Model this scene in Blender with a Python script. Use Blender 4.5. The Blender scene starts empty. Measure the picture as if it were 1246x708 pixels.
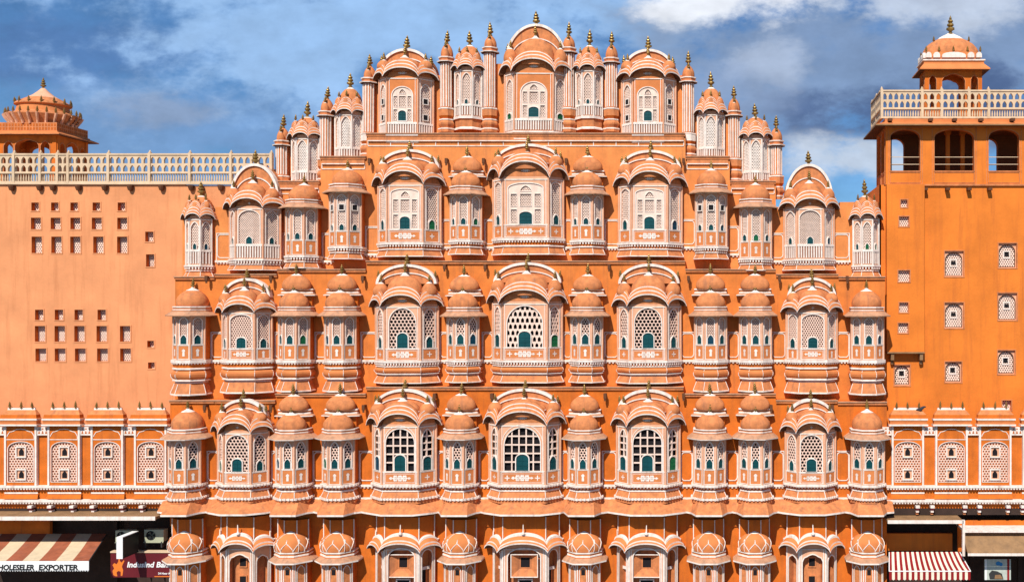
import bpy, math, random
from mathutils import Vector, Matrix
from mathutils.geometry import tessellate_polygon
random.seed(7)
C = bpy.context.scene.collection
scene = bpy.context.scene
pi = math.pi

# ------------------------------------------------------------------ camera
S, D, PX, PY = 0.04, 46.0, 880.0, 370.0
CAMX, CAMZ = (PX - 623) * S, (708 - PY) * S
def X_(px, Y=0.0): return CAMX + (px - PX) * S * (D + Y) / D
def Z_(py, Y=0.0): return CAMZ + (PY - py) * S * (D + Y) / D
def L_(n, Y=0.0): return n * S * (D + Y) / D
cam = bpy.data.cameras.new('camera'); cam_o = bpy.data.objects.new('camera', cam); C.objects.link(cam_o)
cam_o.location = (CAMX, -D, CAMZ); cam_o.rotation_euler = (pi / 2, 0, 0)
cam.sensor_width = 36; cam.lens = 36 * (D / S) / 1246
cam.shift_x = -(PX - 623) / 1246; cam.shift_y = (PY - 354) / 1246
cam.clip_end = 6000; cam.clip_start = 0.5
scene.camera = cam_o

# ------------------------------------------------------------------ light
EL, AZ = math.radians(47), math.radians(14)
sv = Vector((-math.sin(AZ) * math.cos(EL), -math.cos(AZ) * math.cos(EL), math.sin(EL)))
sun = bpy.data.lights.new('sun', 'SUN'); sun.energy = 4.9; sun.angle = math.radians(0.5); sun.color = (1, .95, .87)
sun_o = bpy.data.objects.new('sun', sun); C.objects.link(sun_o)
sun_o.rotation_euler = (-sv).to_track_quat('-Z', 'Y').to_euler(); sun_o.location = (-20, -40, 60)
w = bpy.data.worlds.new('World'); scene.world = w; w.use_nodes = True
nt = w.node_tree; nt.nodes.clear()
def N(t, typ, **kw):
    n = t.nodes.new(typ)
    for k, v in kw.items(): setattr(n, k, v)
    return n
out = N(nt, 'ShaderNodeOutputWorld'); bg = N(nt, 'ShaderNodeBackground'); bg.inputs[1].default_value = 0.085
sky = N(nt, 'ShaderNodeTexSky', sky_type='NISHITA', sun_disc=False, sun_elevation=EL,
        sun_rotation=math.atan2(sv.x, sv.y) % (2 * pi), altitude=800, air_density=1.0, dust_density=0.2, ozone_density=3.0)
tc = N(nt, 'ShaderNodeTexCoord'); mp = N(nt, 'ShaderNodeMapping'); mp.inputs['Scale'].default_value = (3.4, 5.6, 1.0)
mp.inputs['Location'].default_value = (.35, 0, .62)
n1 = N(nt, 'ShaderNodeTexNoise'); n1.inputs['Scale'].default_value = 1.7; n1.inputs['Detail'].default_value = 7; n1.inputs['Roughness'].default_value = .55; n1.inputs['Distortion'].default_value = .25
n2 = N(nt, 'ShaderNodeTexNoise'); n2.inputs['Scale'].default_value = 2.6; n2.inputs['Detail'].default_value = 8; n2.inputs['Roughness'].default_value = .62
dk = N(nt, 'ShaderNodeMixRGB', blend_type='MULTIPLY'); dk.inputs[0].default_value = 1; dk.inputs[2].default_value = (.52, .78, 1.0, 1)
lk = nt.links.new
lk(mp.outputs[0], n1.inputs[0]); lk(mp.outputs[0], n2.inputs[0])
lk(sky.outputs[0], dk.inputs[1]); last = dk.outputs[0]
def mth(op, a, b_=None):
    n = N(nt, 'ShaderNodeMath', operation=op)
    for k, v in ((0, a), (1, b_)):
        if v is None: continue
        if isinstance(v, (int, float)): n.inputs[k].default_value = v
        else: lk(v, n.inputs[k])
    return n.outputs[0]
sep = N(nt, 'ShaderNodeSeparateXYZ'); lk(tc.outputs['Generated'], sep.inputs[0])
ay = mth('MAXIMUM', mth('ABSOLUTE', sep.outputs[1]), .05); U_, V_ = mth('DIVIDE', sep.outputs[0], ay), mth('DIVIDE', sep.outputs[2], ay)
cmb = N(nt, 'ShaderNodeCombineXYZ'); lk(U_, cmb.inputs[0]); lk(V_, cmb.inputs[1]); lk(cmb.outputs[0], mp.inputs[0])
warp = mth('MULTIPLY', mth('SUBTRACT', n1.outputs[0], .5), 2.6); wisp = mth('MULTIPLY', mth('SUBTRACT', n2.outputs[0], .5), 2.4)
# cloud banks: direction (x/y, z/y), half sizes, brightness, cover
for cu, cv, ru, rv, col, st in ((-.54, .18, .36, .07, (2.0, 3.4, 6.0), .7), (-.68, .27, .20, .04, (.95, 2.0, 4.4), .75), (-.33, .30, .34, .13, (3.7, 5.9, 9.2), .85),
                                (.12, .25, .27, .11, (2.4, 3.4, 5.3), .85), (.20, .20, .18, .045, (.75, 1.3, 2.8), .9), (.01, .325, .10, .035, (9.0, 9.4, 10.2), .95),
                                (.15, .155, .12, .035, (6.0, 6.8, 8.0), .85), (.20, .325, .12, .035, (6.0, 6.8, 8.2), .8), (.06, .255, .06, .03, (4.8, 5.7, 7.4), .7), (-.59, .205, .07, .022, (3.2, 4.0, 5.6), .6), (-.02, .22, .10, .04, (2.8, 3.8, 5.8), .6)):
    a = mth('DIVIDE', mth('SUBTRACT', U_, cu), ru); c_ = mth('DIVIDE', mth('SUBTRACT', V_, cv), rv)
    d_ = mth('SQRT', mth('ADD', mth('MULTIPLY', a, a), mth('MULTIPLY', c_, c_)))
    mr = N(nt, 'ShaderNodeMapRange', interpolation_type='SMOOTHERSTEP'); lk(mth('ADD', mth('ADD', mth('SUBTRACT', 1.0, d_), warp), wisp), mr.inputs[0])
    mr.inputs[1].default_value = -.20; mr.inputs[2].default_value = .62; mr.inputs[4].default_value = st
    m_ = N(nt, 'ShaderNodeMixRGB'); m_.inputs[2].default_value = (*col, 1); lk(mr.outputs[0], m_.inputs[0]); lk(last, m_.inputs[1]); last = m_.outputs[0]
n3 = N(nt, 'ShaderNodeTexNoise'); n3.inputs['Scale'].default_value = 5.5; n3.inputs['Detail'].default_value = 9; n3.inputs['Roughness'].default_value = .6; n3.inputs['Distortion'].default_value = .1; lk(mp.outputs[0], n3.inputs[0])
mr = N(nt, 'ShaderNodeMapRange'); lk(n3.outputs[0], mr.inputs[0]); mr.inputs[1].default_value = .30; mr.inputs[2].default_value = .72; mr.inputs[3].default_value = .92; mr.inputs[4].default_value = 1.20
m_ = N(nt, 'ShaderNodeVectorMath', operation='SCALE'); lk(last, m_.inputs[0]); lk(mr.outputs[0], m_.inputs['Scale']); last = m_.outputs[0]
lk(last, bg.inputs[0]); lk(bg.outputs[0], out.inputs[0])
vs = scene.view_settings
scene.display_settings.display_device = 'sRGB'
vs.view_transform = 'Standard'; vs.look = 'None'; vs.gamma = 1; vs.use_curve_mapping = False; vs.exposure = 0.16
scene.cycles.max_bounces = 5; scene.cycles.diffuse_bounces = 3

# ------------------------------------------------------------------ materials
M = {}
def mat(name, col, rough=.85, var=.18, stain=.0, stain_col=None, bump=.25, nscale=1.6, metal=0, fine=9.0):
    m = bpy.data.materials.new(name); m.use_nodes = True; t = m.node_tree; b = t.nodes['Principled BSDF']
    b.inputs['Roughness'].default_value = rough; b.inputs['Metallic'].default_value = metal
    b.inputs['Specular IOR Level'].default_value = .25
    g = N(t, 'ShaderNodeNewGeometry'); l = t.links.new
    a = N(t, 'ShaderNodeTexNoise'); a.inputs['Scale'].default_value = nscale; a.inputs['Detail'].default_value = 6; a.inputs['Roughness'].default_value = .6
    l(g.outputs['Position'], a.inputs['Vector'])
    rr = N(t, 'ShaderNodeValToRGB'); rr.color_ramp.elements[0].position = .32; rr.color_ramp.elements[1].position = .68
    c0 = [max(0, c * (1 - var)) for c in col]; c1 = [min(1, c * (1 + var * .7)) for c in col]
    rr.color_ramp.elements[0].color = (*c0, 1); rr.color_ramp.elements[1].color = (*c1, 1)
    l(a.outputs[0], rr.inputs[0]); last = rr.outputs[0]
    if stain:
        mpn = N(t, 'ShaderNodeMapping'); mpn.inputs['Scale'].default_value = (2.4, 2.4, .17); l(g.outputs['Position'], mpn.inputs[0])
        s = N(t, 'ShaderNodeTexNoise'); s.inputs['Scale'].default_value = 1.5; s.inputs['Detail'].default_value = 7; s.inputs['Roughness'].default_value = .68
        l(mpn.outputs[0], s.inputs[0])
        sr = N(t, 'ShaderNodeValToRGB'); sr.color_ramp.elements[0].position = .50; sr.color_ramp.elements[1].position = .74
        sr.color_ramp.elements[1].color = (stain,) * 3 + (1,)
        l(s.outputs[0], sr.inputs[0])
        mx = N(t, 'ShaderNodeMixRGB'); mx.inputs[2].default_value = (*(stain_col or [c * .35 for c in col]), 1)
        l(sr.outputs[0], mx.inputs[0]); l(last, mx.inputs[1]); last = mx.outputs[0]
    l(last, b.inputs['Base Color'])
    if bump:
        f = N(t, 'ShaderNodeTexNoise'); f.inputs['Scale'].default_value = fine; f.inputs['Detail'].default_value = 5
        l(g.outputs['Position'], f.inputs['Vector'])
        bp = N(t, 'ShaderNodeBump'); bp.inputs['Strength'].default_value = bump; bp.inputs['Distance'].default_value = .03
        l(f.outputs[0], bp.inputs['Height']); l(bp.outputs[0], b.inputs['Normal'])
    M[name] = m
    return m
mat('orange_mid', (.68, .195, .038), stain=.6, stain_col=(.32, .11, .04), var=.17)
mat('orange_wall', (.62, .148, .016), stain=.6, stain_col=(.28, .08, .025), var=.18)
mat('orange_light', (.72, .245, .068), stain=.6, stain_col=(.40, .15, .06), var=.16)
mat('orange_deep', (.50, .12, .016), stain=.4, var=.15)
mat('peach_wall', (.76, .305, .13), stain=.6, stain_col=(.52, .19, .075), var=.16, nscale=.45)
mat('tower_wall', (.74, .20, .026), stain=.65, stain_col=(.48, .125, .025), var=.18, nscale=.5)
mat('dome_plaster', (.61, .215, .078), stain=.8, stain_col=(.27, .12, .07), var=.24, nscale=4)
mat('eave_stone', (.52, .27, .155), stain=.8, stain_col=(.20, .13, .10), var=.22, nscale=3)
mat('pink_plaster', (.74, .385, .235), stain=.55, stain_col=(.55, .28, .16), var=.12, nscale=2.2)
mat('pale_plaster', (.82, .62, .51), var=.12, nscale=4, stain=.5, stain_col=(.6, .4, .3))
mat('orange_panel', (.64, .21, .065), var=.15)
mat('white_paint', (.82, .72, .64), var=.14, nscale=5, stain=.75, stain_col=(.46, .32, .24), bump=.1)
mat('cream_stone', (.68, .50, .33), var=.10, stain=.45, stain_col=(.40, .27, .14))
mat('jali_pink', (.78, .54, .43), var=.08, bump=.1)
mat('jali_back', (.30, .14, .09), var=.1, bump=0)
mat('dark_room', (.010, .008, .010), var=.1, bump=0)  # near-black sheets behind openings: the darkness of the rooms is put into the colour
mat('soffit', (.13, .05, .022), var=.2)  # dark brown, shade under eaves and hoods painted in; spouts share it
mat('teal_shutter', (.003, .060, .068), rough=.45, var=.2, bump=.2)
mat('green_shutter', (.008, .12, .045), rough=.45, var=.2, bump=.2)
mat('blue_shutter', (.005, .05, .085), rough=.45, var=.2, bump=.2)
mat('brass', (.30, .19, .06), rough=.42, metal=.6, var=.3, bump=.1)
mat('maroon', (.13, .012, .018), rough=.5, var=.1, bump=0)
mat('sign_white', (.82, .82, .80), rough=.6, var=.04, bump=0)
mat('sign_black', (.012, .012, .014), rough=.5, var=.05, bump=0)
mat('logo_orange', (.75, .20, .03), rough=.5, var=.05, bump=0)
mat('sign_blue', (.03, .22, .5), rough=.5, var=.05, bump=0)
mat('poster_grey', (.48, .52, .45), rough=.6, var=.15, bump=0, nscale=6)
mat('cloth_rust', (.36, .105, .05), var=.22, stain=.5, stain_col=(.26, .12, .09), nscale=3)
mat('cloth_cream', (.66, .52, .34), var=.10, stain=.4, stain_col=(.5, .36, .22), nscale=3)
mat('cloth_red', (.26, .010, .012), var=.15, nscale=3)
mat('cloth_white', (.80, .70, .55), var=.08, nscale=3)
mat('unit_grey', (.42, .43, .30), rough=.5, var=.1)
mat('metal_dark', (.04, .04, .04), rough=.5, var=.2)
mat('slab_brown', (.30, .17, .08), var=.25, stain=.6, stain_col=(.16, .10, .06))
mat('asphalt', (.055, .052, .05), var=.25, nscale=.4)
mat('paving', (.26, .22, .18), var=.2, nscale=.7)
mat('earth', (.24, .19, .13), var=.25, nscale=.05)
mat('roof_plaster', (.48, .32, .22), var=.2)
mat('shop_dark', (.045, .026, .02), var=.3)  # near black: canopy shade over the shop recess is put into the colour
mat('pigeon', (.035, .035, .045), rough=.6, var=.3, bump=0)
mat('leaf', (.05, .09, .02), var=.4)

# ------------------------------------------------------------------ mesh builder
class MB:
    def __init__(s): s.v = []; s.f = []; s.m = []; s.mats = []; s.tf = None
    def mi(s, n):
        if n not in s.mats: s.mats.append(n)
        return s.mats.index(n)
    def add(s, vs, fs, m):
        b = len(s.v); tf = s.tf
        s.v.extend([tf(p) for p in vs] if tf else [tuple(p) for p in vs])
        k = s.mi(m)
        for f in fs: s.f.append([b + i for i in f]); s.m.append(k)
    def mesh(s, name):
        me = bpy.data.meshes.new(name); me.from_pydata(s.v, [], s.f)
        for n in s.mats: me.materials.append(M[n])
        me.polygons.foreach_set('material_index', s.m)
        me.polygons.foreach_set('use_smooth', [True] * len(s.f)); me.update()
        me.set_sharp_from_angle(angle=math.radians(32))
        return me
    def box(s, x0, x1, y0, y1, z0, z1, m):
        s.add([(x0, y0, z0), (x1, y0, z0), (x1, y1, z0), (x0, y1, z0), (x0, y0, z1), (x1, y0, z1), (x1, y1, z1), (x0, y1, z1)],
              [(0, 3, 2, 1), (4, 5, 6, 7), (0, 1, 5, 4), (1, 2, 6, 5), (2, 3, 7, 6), (3, 0, 4, 7)], m)
    def loft(s, rows, mats, close=False):
        n = len(rows[0])
        for i in range(len(rows) - 1):
            vs = list(rows[i]) + list(rows[i + 1]); fs = []
            for j in range(n if close else n - 1):
                k = (j + 1) % n; fs.append((j, k, n + k, n + j))
            s.add(vs, fs, mats[i])
    def lathe(s, prof, c=(0, 0, 0), n=20, ys=1.0, a0=0.0, cap=False):
        rows = []
        for (r, z, m) in prof:
            rows.append([(c[0] + r * math.cos(a0 + 2 * pi * k / n), c[1] + ys * r * math.sin(a0 + 2 * pi * k / n), c[2] + z) for k in range(n)])
        # share verts inside one material run so shading is smooth
        i = 0
        while i < len(prof) - 1:
            j = i
            while j < len(prof) - 1 and prof[j][2] == prof[i][2]: j += 1
            vs = [p for r in rows[i:j + 1] for p in r]; fs = []
            for q in range(j - i):
                for k in range(n):
                    k2 = (k + 1) % n; fs.append((q * n + k, q * n + k2, (q + 1) * n + k2, (q + 1) * n + k))
            s.add(vs, fs, prof[i][2]); i = j
        if cap: s.add(rows[0], [tuple(range(n))], prof[0][2])
    def tube(s, pts, r, m, n=4):
        rows = []
        pts = [Vector(p) for p in pts]
        for i, p in enumerate(pts):
            t = (pts[min(i + 1, len(pts) - 1)] - pts[max(i - 1, 0)]).normalized()
            a = Vector((0, 0, 1)) if abs(t.z) < .9 else Vector((1, 0, 0))
            u = t.cross(a).normalized(); q = t.cross(u)
            rows.append([tuple(p + r * (math.cos(2 * pi * (k + .5) / n) * u + math.sin(2 * pi * (k + .5) / n) * q)) for k in range(n)])
        s.loft(rows, [m] * len(rows), True)
        s.add(rows[0], [tuple(range(n))], m); s.add(rows[-1], [tuple(range(n))], m)
    # --- things in a face frame (u across, v up, w out)
    def strip(s, u0, v0, u1, v1, w0, w1, m):
        s.add([(u0, v0, w1), (u1, v0, w1), (u1, v1, w1), (u0, v1, w1), (u0, v0, w0), (u1, v0, w0), (u1, v1, w0), (u0, v1, w0)],
              [(0, 1, 2, 3), (0, 4, 5, 1), (1, 5, 6, 2), (2, 6, 7, 3), (3, 7, 4, 0)], m)
    def flat(s, poly, w, m, w0=None):
        n = len(poly); P3 = [Vector((p[0], p[1], 0)) for p in poly]
        s.add([(p[0], p[1], w) for p in poly], [tuple(t) for t in tessellate_polygon([P3])], m)
        if w0 is not None:
            s.add([(p[0], p[1], w) for p in poly] + [(p[0], p[1], w0) for p in poly], [(i, (i + 1) % n, n + (i + 1) % n, n + i) for i in range(n)], m)
    def plate(s, outer, holes, w, depth, m, hm=None, edge=None):
        loops = [outer] + holes
        fl = [p for l in loops for p in l]
        tr = tessellate_polygon([[Vector((p[0], p[1], 0)) for p in l] for l in loops])
        s.add([(p[0], p[1], w) for p in fl], [tuple(t) for t in tr], m)
        for h in holes:
            n = len(h)
            s.add([(p[0], p[1], w) for p in h] + [(p[0], p[1], w - depth) for p in h], [(i, (i + 1) % n, n + (i + 1) % n, n + i) for i in range(n)], hm or m)
        if edge:
            n = len(outer)
            s.add([(p[0], p[1], w) for p in outer] + [(p[0], p[1], w - edge) for p in outer], [(i, (i + 1) % n, n + (i + 1) % n, n + i) for i in range(n)], m)
    def ribbon(s, poly, wd, w0, w1, m, close=True):
        n = len(poly); P = [Vector(p) for p in poly]; o = []
        for i in range(n):
            a = P[(i - 1) % n] if close or i > 0 else P[i]; b = P[(i + 1) % n] if close or i < n - 1 else P[i]
            def nm(d):
                return Vector((d.y, -d.x)).normalized() if d.length > 1e-9 else Vector((0, 0))
            n1, n2 = nm(P[i] - a), nm(b - P[i])
            if n1.length == 0: n1 = n2
            if n2.length == 0: n2 = n1
            q = n1 + n2
            if q.length < 1e-6: q = n1
            q.normalize(); k = max(.4, q.dot(n1)); o.append(P[i] + q * (wd / k))
        vs = [(p.x, p.y, w1) for p in P] + [(p.x, p.y, w1) for p in o] + [(p.x, p.y, w0) for p in P] + [(p.x, p.y, w0) for p in o]
        fs = []
        for i in range(n if close else n - 1):
            j = (i + 1) % n
            fs += [(i, j, n + j, n + i), (i, j, 2 * n + j, 2 * n + i), (n + i, n + j, 3 * n + j, 3 * n + i)]
        s.add(vs, fs, m)

def frame(A, B, z0=0.0):
    A = Vector((A[0], A[1])); B = Vector((B[0], B[1])); U = (B - A).normalized(); Nn = Vector((U.y, -U.x))
    return lambda p: (A.x + p[0] * U.x + p[2] * Nn.x, A.y + p[0] * U.y + p[2] * Nn.y, z0 + p[1])
def arch(cx, v0, wd, vs, rise, n=12, kind='round'):
    p = [(cx - wd / 2, v0), (cx + wd / 2, v0)]
    for i in range(n + 1):
        a = pi * i / n; c = math.cos(a)
        if kind == 'round': v = vs + rise * math.sin(a)
        elif kind == 'pointed': v = vs + rise * (1 - abs(c) ** 1.7) ** .9
        else: v = vs + rise * (.86 * math.sin(a) ** .9 + .14 * max(0, 1 - abs(c) * 3)) - rise * .10 * abs(math.sin(5 * a)) * (1 if 0 < i < n else 0)
        p.append((cx + wd / 2 * c, v))
    return p
def rect(u0, v0, u1, v1): return [(u0, v0), (u1, v0), (u1, v1), (u0, v1)]
def inside(p, poly):
    x, y = p; r = False; n = len(poly)
    for i in range(n):
        x1, y1 = poly[i]; x2, y2 = poly[(i + 1) % n]
        if (y1 > y) != (y2 > y) and x < (x2 - x1) * (y - y1) / (y2 - y1) + x1: r = not r
    return r
_cells = {}
def cell(style, p, fill):
    k = (style, round(p, 4), fill)
    if k in _cells: return _cells[k]
    if style == 'hex':
        R = p / math.sqrt(3); o = [(R * math.cos(pi / 6 + pi / 3 * i), R * math.sin(pi / 6 + pi / 3 * i)) for i in range(6)]; h = [(x * fill, y * fill) for x, y in o]
        fs = [(i, (i + 1) % 6, 6 + (i + 1) % 6, 6 + i) for i in range(6)]; hv = list(range(6, 12))
        r = (o + h, fs, hv, p, p * .866)
    elif style == 'diamond':
        o = [(p / 2, 0), (0, p * .62), (-p / 2, 0), (0, -p * .62)]; h = [(x * fill, y * fill) for x, y in o]
        r = (o + h, [(i, (i + 1) % 4, 4 + (i + 1) % 4, 4 + i) for i in range(4)], list(range(4, 8)), p, p * .62)
    elif style == 'scale':
        H = p * 1.3; o = rect(-p / 2, -H / 2, p / 2, H / 2)
        h = arch(0, -H * .38, p * fill, H * .08, H * .30, 6, 'pointed')
        tr = tessellate_polygon([[Vector((*q, 0)) for q in o], [Vector((*q, 0)) for q in h]])
        r = (o + h, [tuple(t) for t in tr], list(range(4, 4 + len(h))), p, H)
    _cells[k] = r
    return r
def lattice(mb, poly, style, pitch, fill, w, depth, m, back, skip=None, lim=None, backw=.14):
    us = [p[0] for p in poly]; vs_ = [p[1] for p in poly]
    u0, u1, v0, v1 = min(us), max(us), min(vs_), max(vs_)
    cx, cv = (u0 + u1) / 2, (v0 + v1) / 2
    vv, ff, hv, du, dv = cell(style, pitch, fill)
    lo, hi = lim if lim else (u0 - .03, u1 + .03)
    grow = pitch * .55; pp = [(cx + (a - cx) * (1 + 2 * grow / (u1 - u0)), cv + (b - cv) * (1 + 2 * grow / (v1 - v0))) for a, b in poly]
    nr = int((v1 - v0) / dv / 2) + 3; nc = int((u1 - u0) / du / 2) + 3; nh = len(hv)
    for r in range(-nr, nr + 1):
        for c in range(-nc, nc + 1):
            x = cx + (c + (.5 if r % 2 else 0)) * du; y = cv + r * dv
            if not inside((x, y), pp): continue
            if skip and inside((x, y), skip): continue
            q = [(min(hi, max(lo, x + a)), min(v1 + .06, max(v0 - .06, y + b))) for a, b in vv]
            mb.add([(a, b, w) for a, b in q], ff, m)
            if depth: mb.add([(q[i][0], q[i][1], w) for i in hv] + [(q[i][0], q[i][1], w - depth) for i in hv], [(i, (i + 1) % nh, nh + (i + 1) % nh, nh + i) for i in range(nh)], m)
    mb.flat(rect(lo, v0 - .04, hi, v1 + .04), w - backw, back)

def offset(pts, d):
    P = [Vector((p[0], p[1])) for p in pts]; n = len(P); o = []
    for i in range(n):
        def nm(a, b):
            t = (b - a).normalized(); return Vector((t.y, -t.x))
        if i == 0: q = nm(P[0], P[1]); k = 1
        elif i == n - 1: q = nm(P[-2], P[-1]); k = 1
        else:
            n1, n2 = nm(P[i - 1], P[i]), nm(P[i], P[i + 1]); q = (n1 + n2).normalized(); k = max(.35, q.dot(n1))
        o.append(P[i] + q * d / k)
    return [(p.x, p.y) for p in o]
def ploft(mb, pts, prof):
    rows = [[(x, y, z) for x, y in offset(pts, d)] for d, z, m in prof]
    mb.loft(rows, [m for d, z, m in prof])
def lid(mb, pts, d, z, m):
    o = offset(pts, d); mb.add([(x, y, z) for x, y in o], [tuple(range(len(o)))], m)
def teeth(mb, pts, d, z0, z1, m, pitch=.15, wd=.085, dep=.06):
    o = offset(pts, d)
    for A, B in zip(o, o[1:]):
        L = math.hypot(B[0] - A[0], B[1] - A[1]); n = max(1, int(L / pitch)); mb.tf = frame(A, B)
        for i in range(n):
            c = L * (i + .5) / n; mb.strip(c - wd / 2, z0, c + wd / 2, z1, -dep, .0, m)
        mb.tf = None
def ribs(mb, pts, prof, r, m, idx=None):
    offs = [offset(pts, d) for d, z in prof]
    for i in (idx or range(1, len(pts) - 1)):
        mb.tube([(offs[k][i][0], offs[k][i][1], prof[k][1]) for k in range(len(prof))], r, m)

# ------------------------------------------------------------------ objects
def tag(o, label=None, cat=None, group=None, kind=None):
    if label: o['label'] = label
    if cat: o['category'] = cat
    if group: o['group'] = group
    if kind: o['kind'] = kind
    return o
def empty(name, loc, label, cat, group=None):
    o = bpy.data.objects.new(name, None); C.objects.link(o); o.location = loc; o.empty_display_size = .5
    return tag(o, label, cat, group)
def obj(name, me, parent=None, loc=(0, 0, 0)):
    if isinstance(me, MB): me = me.mesh(name)
    o = bpy.data.objects.new(name, me); C.objects.link(o); o.location = loc; o.parent = parent
    return o
_proto = {}
def place(key, fn, name, parent, loc):
    """first use builds the meshes of a kind; every use links an object of its own for the part and its sub-parts"""
    if key not in _proto:
        _proto[key] = [(n, (b.mesh(n) if isinstance(b, MB) else b), l) for n, b, l in fn()]
    it = _proto[key]
    root = obj(name, it[0][1], parent, loc)
    for n, me, l in it[1:]: obj(n, me, root, l)
    return root

# shared little meshes
def finial_mesh(s=1.0):
    k = ('finial', round(s, 2))
    if k not in _proto:
        b = MB()
        b.lathe([(r * s * 1.2, z * s, 'brass') for r, z in [(.0, -.06), (.07, -.04), (.075, .0), (.04, .05), (.06, .09), (.125, .14), (.12, .19), (.05, .23), (.10, .28), (.095, .33), (.045, .37), (.08, .42), (.07, .46), (.03, .50), (.04, .54), (.015, .60), (0, .66)]], n=10)
        _proto[k] = b.mesh('finial')
    return _proto[k]
OGEE = [(.96, 0), (1.0, .10), (1.01, .22), (.98, .36), (.89, .52), (.74, .67), (.55, .80)]
def dome_mesh(r, H, ys=1.0, n=24, m='dome_plaster', cap='white_paint', capf=.42):
    k = ('dome', round(r, 2), round(H, 2), round(ys, 2), m, cap, capf)
    if k not in _proto:
        b = MB()
        pr = [(r * a, H * .78 * z / .8, m) for a, z in OGEE] + [(r * .40, H * .845, m)]
        pr[-1] = (r * .42, H * .84, cap)
        pr += [(r * capf * .92, H * .86, cap), (r * .28, H * .90, cap), (r * .14, H * .96, cap), (r * .06, H * 1.03, cap), (0, H * 1.05, cap)]
        b.lathe([(r * .9, -.04, m)] + pr, n=n, ys=ys)
        _proto[k] = b.mesh('dome')
    return _proto[k]

# decorative motifs in a face frame
def motif(mb, kind, cx, cy, s, w, m='white_paint'):
    def dia(x, y, a, b): mb.flat([(x - a, y), (x, y - b), (x + a, y), (x, y + b)], w, m)
    if kind == 'cross':
        for dx, dy in ((1, 0), (-1, 0), (0, 1), (0, -1)): dia(cx + dx * s * .5, cy + dy * s * .5, s * (.5 if dx else .22), s * (.5 if dy else .22))
        mb.flat([(cx + s * .3 * math.cos(pi / 4 * i), cy + s * .3 * math.sin(pi / 4 * i)) for i in range(8)], w + .002, m)
    elif kind == 'medal':
        for q in (-1.1, 0, 1.1):
            for i in range(6):
                a = pi / 3 * i; x, y = cx + q * s + math.cos(a) * s * .42, cy + math.sin(a) * s * .55
                mb.flat([(x + s * .29 * math.cos(pi / 3 * j), y + s * .29 * math.sin(pi / 3 * j)) for j in range(6)], w + .0015 * i, m)
        for q in (-1.1, 0, 1.1): mb.flat([(cx + q * s + s * .2 * math.cos(pi / 3 * j), cy + s * .2 * math.sin(pi / 3 * j)) for j in range(6)], w + .012, m)
        dia(cx - s * 2.2, cy, s * .5, s * .40); dia(cx + s * 2.2, cy, s * .5, s * .32)
    elif kind == 'vase':
        mb.flat([(cx - s * .35, cy - s), (cx + s * .35, cy - s), (cx + s * .3, cy + s * .35), (cx + s * .5, cy + s * .45), (cx + s * .4, cy + s * .8), (cx, cy + s * 1.1), (cx - s * .4, cy + s * .8), (cx - s * .5, cy + s * .45), (cx - s * .3, cy + s * .35)], w, m)
def shutter_mesh(wd, ht, col):
    k = ('shut', round(wd, 2), round(ht, 2), col)
    if k not in _proto:
        b = MB(); b.tf = lambda p: (p[0], -p[2], p[1])
        a = arch(0, 0, wd, ht * (.72 if wd > .4 else .62), ht * (.28 if wd > .4 else .38), 10, 'round' if wd > .4 else 'pointed')
        b.flat(a, .0, col, -.04)
        b.strip(-.012, 0.02, .012, ht * .95, 0, .012, col)
        for v in (.3, .6): b.strip(-wd / 2 + .02, ht * v - .01, wd / 2 - .02, ht * v + .01, 0, .010, col)
        _proto[k] = b.mesh('shutter')
    return _proto[k]
SHUT = ['teal_shutter'] * 5 + ['blue_shutter', 'green_shutter']

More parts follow.
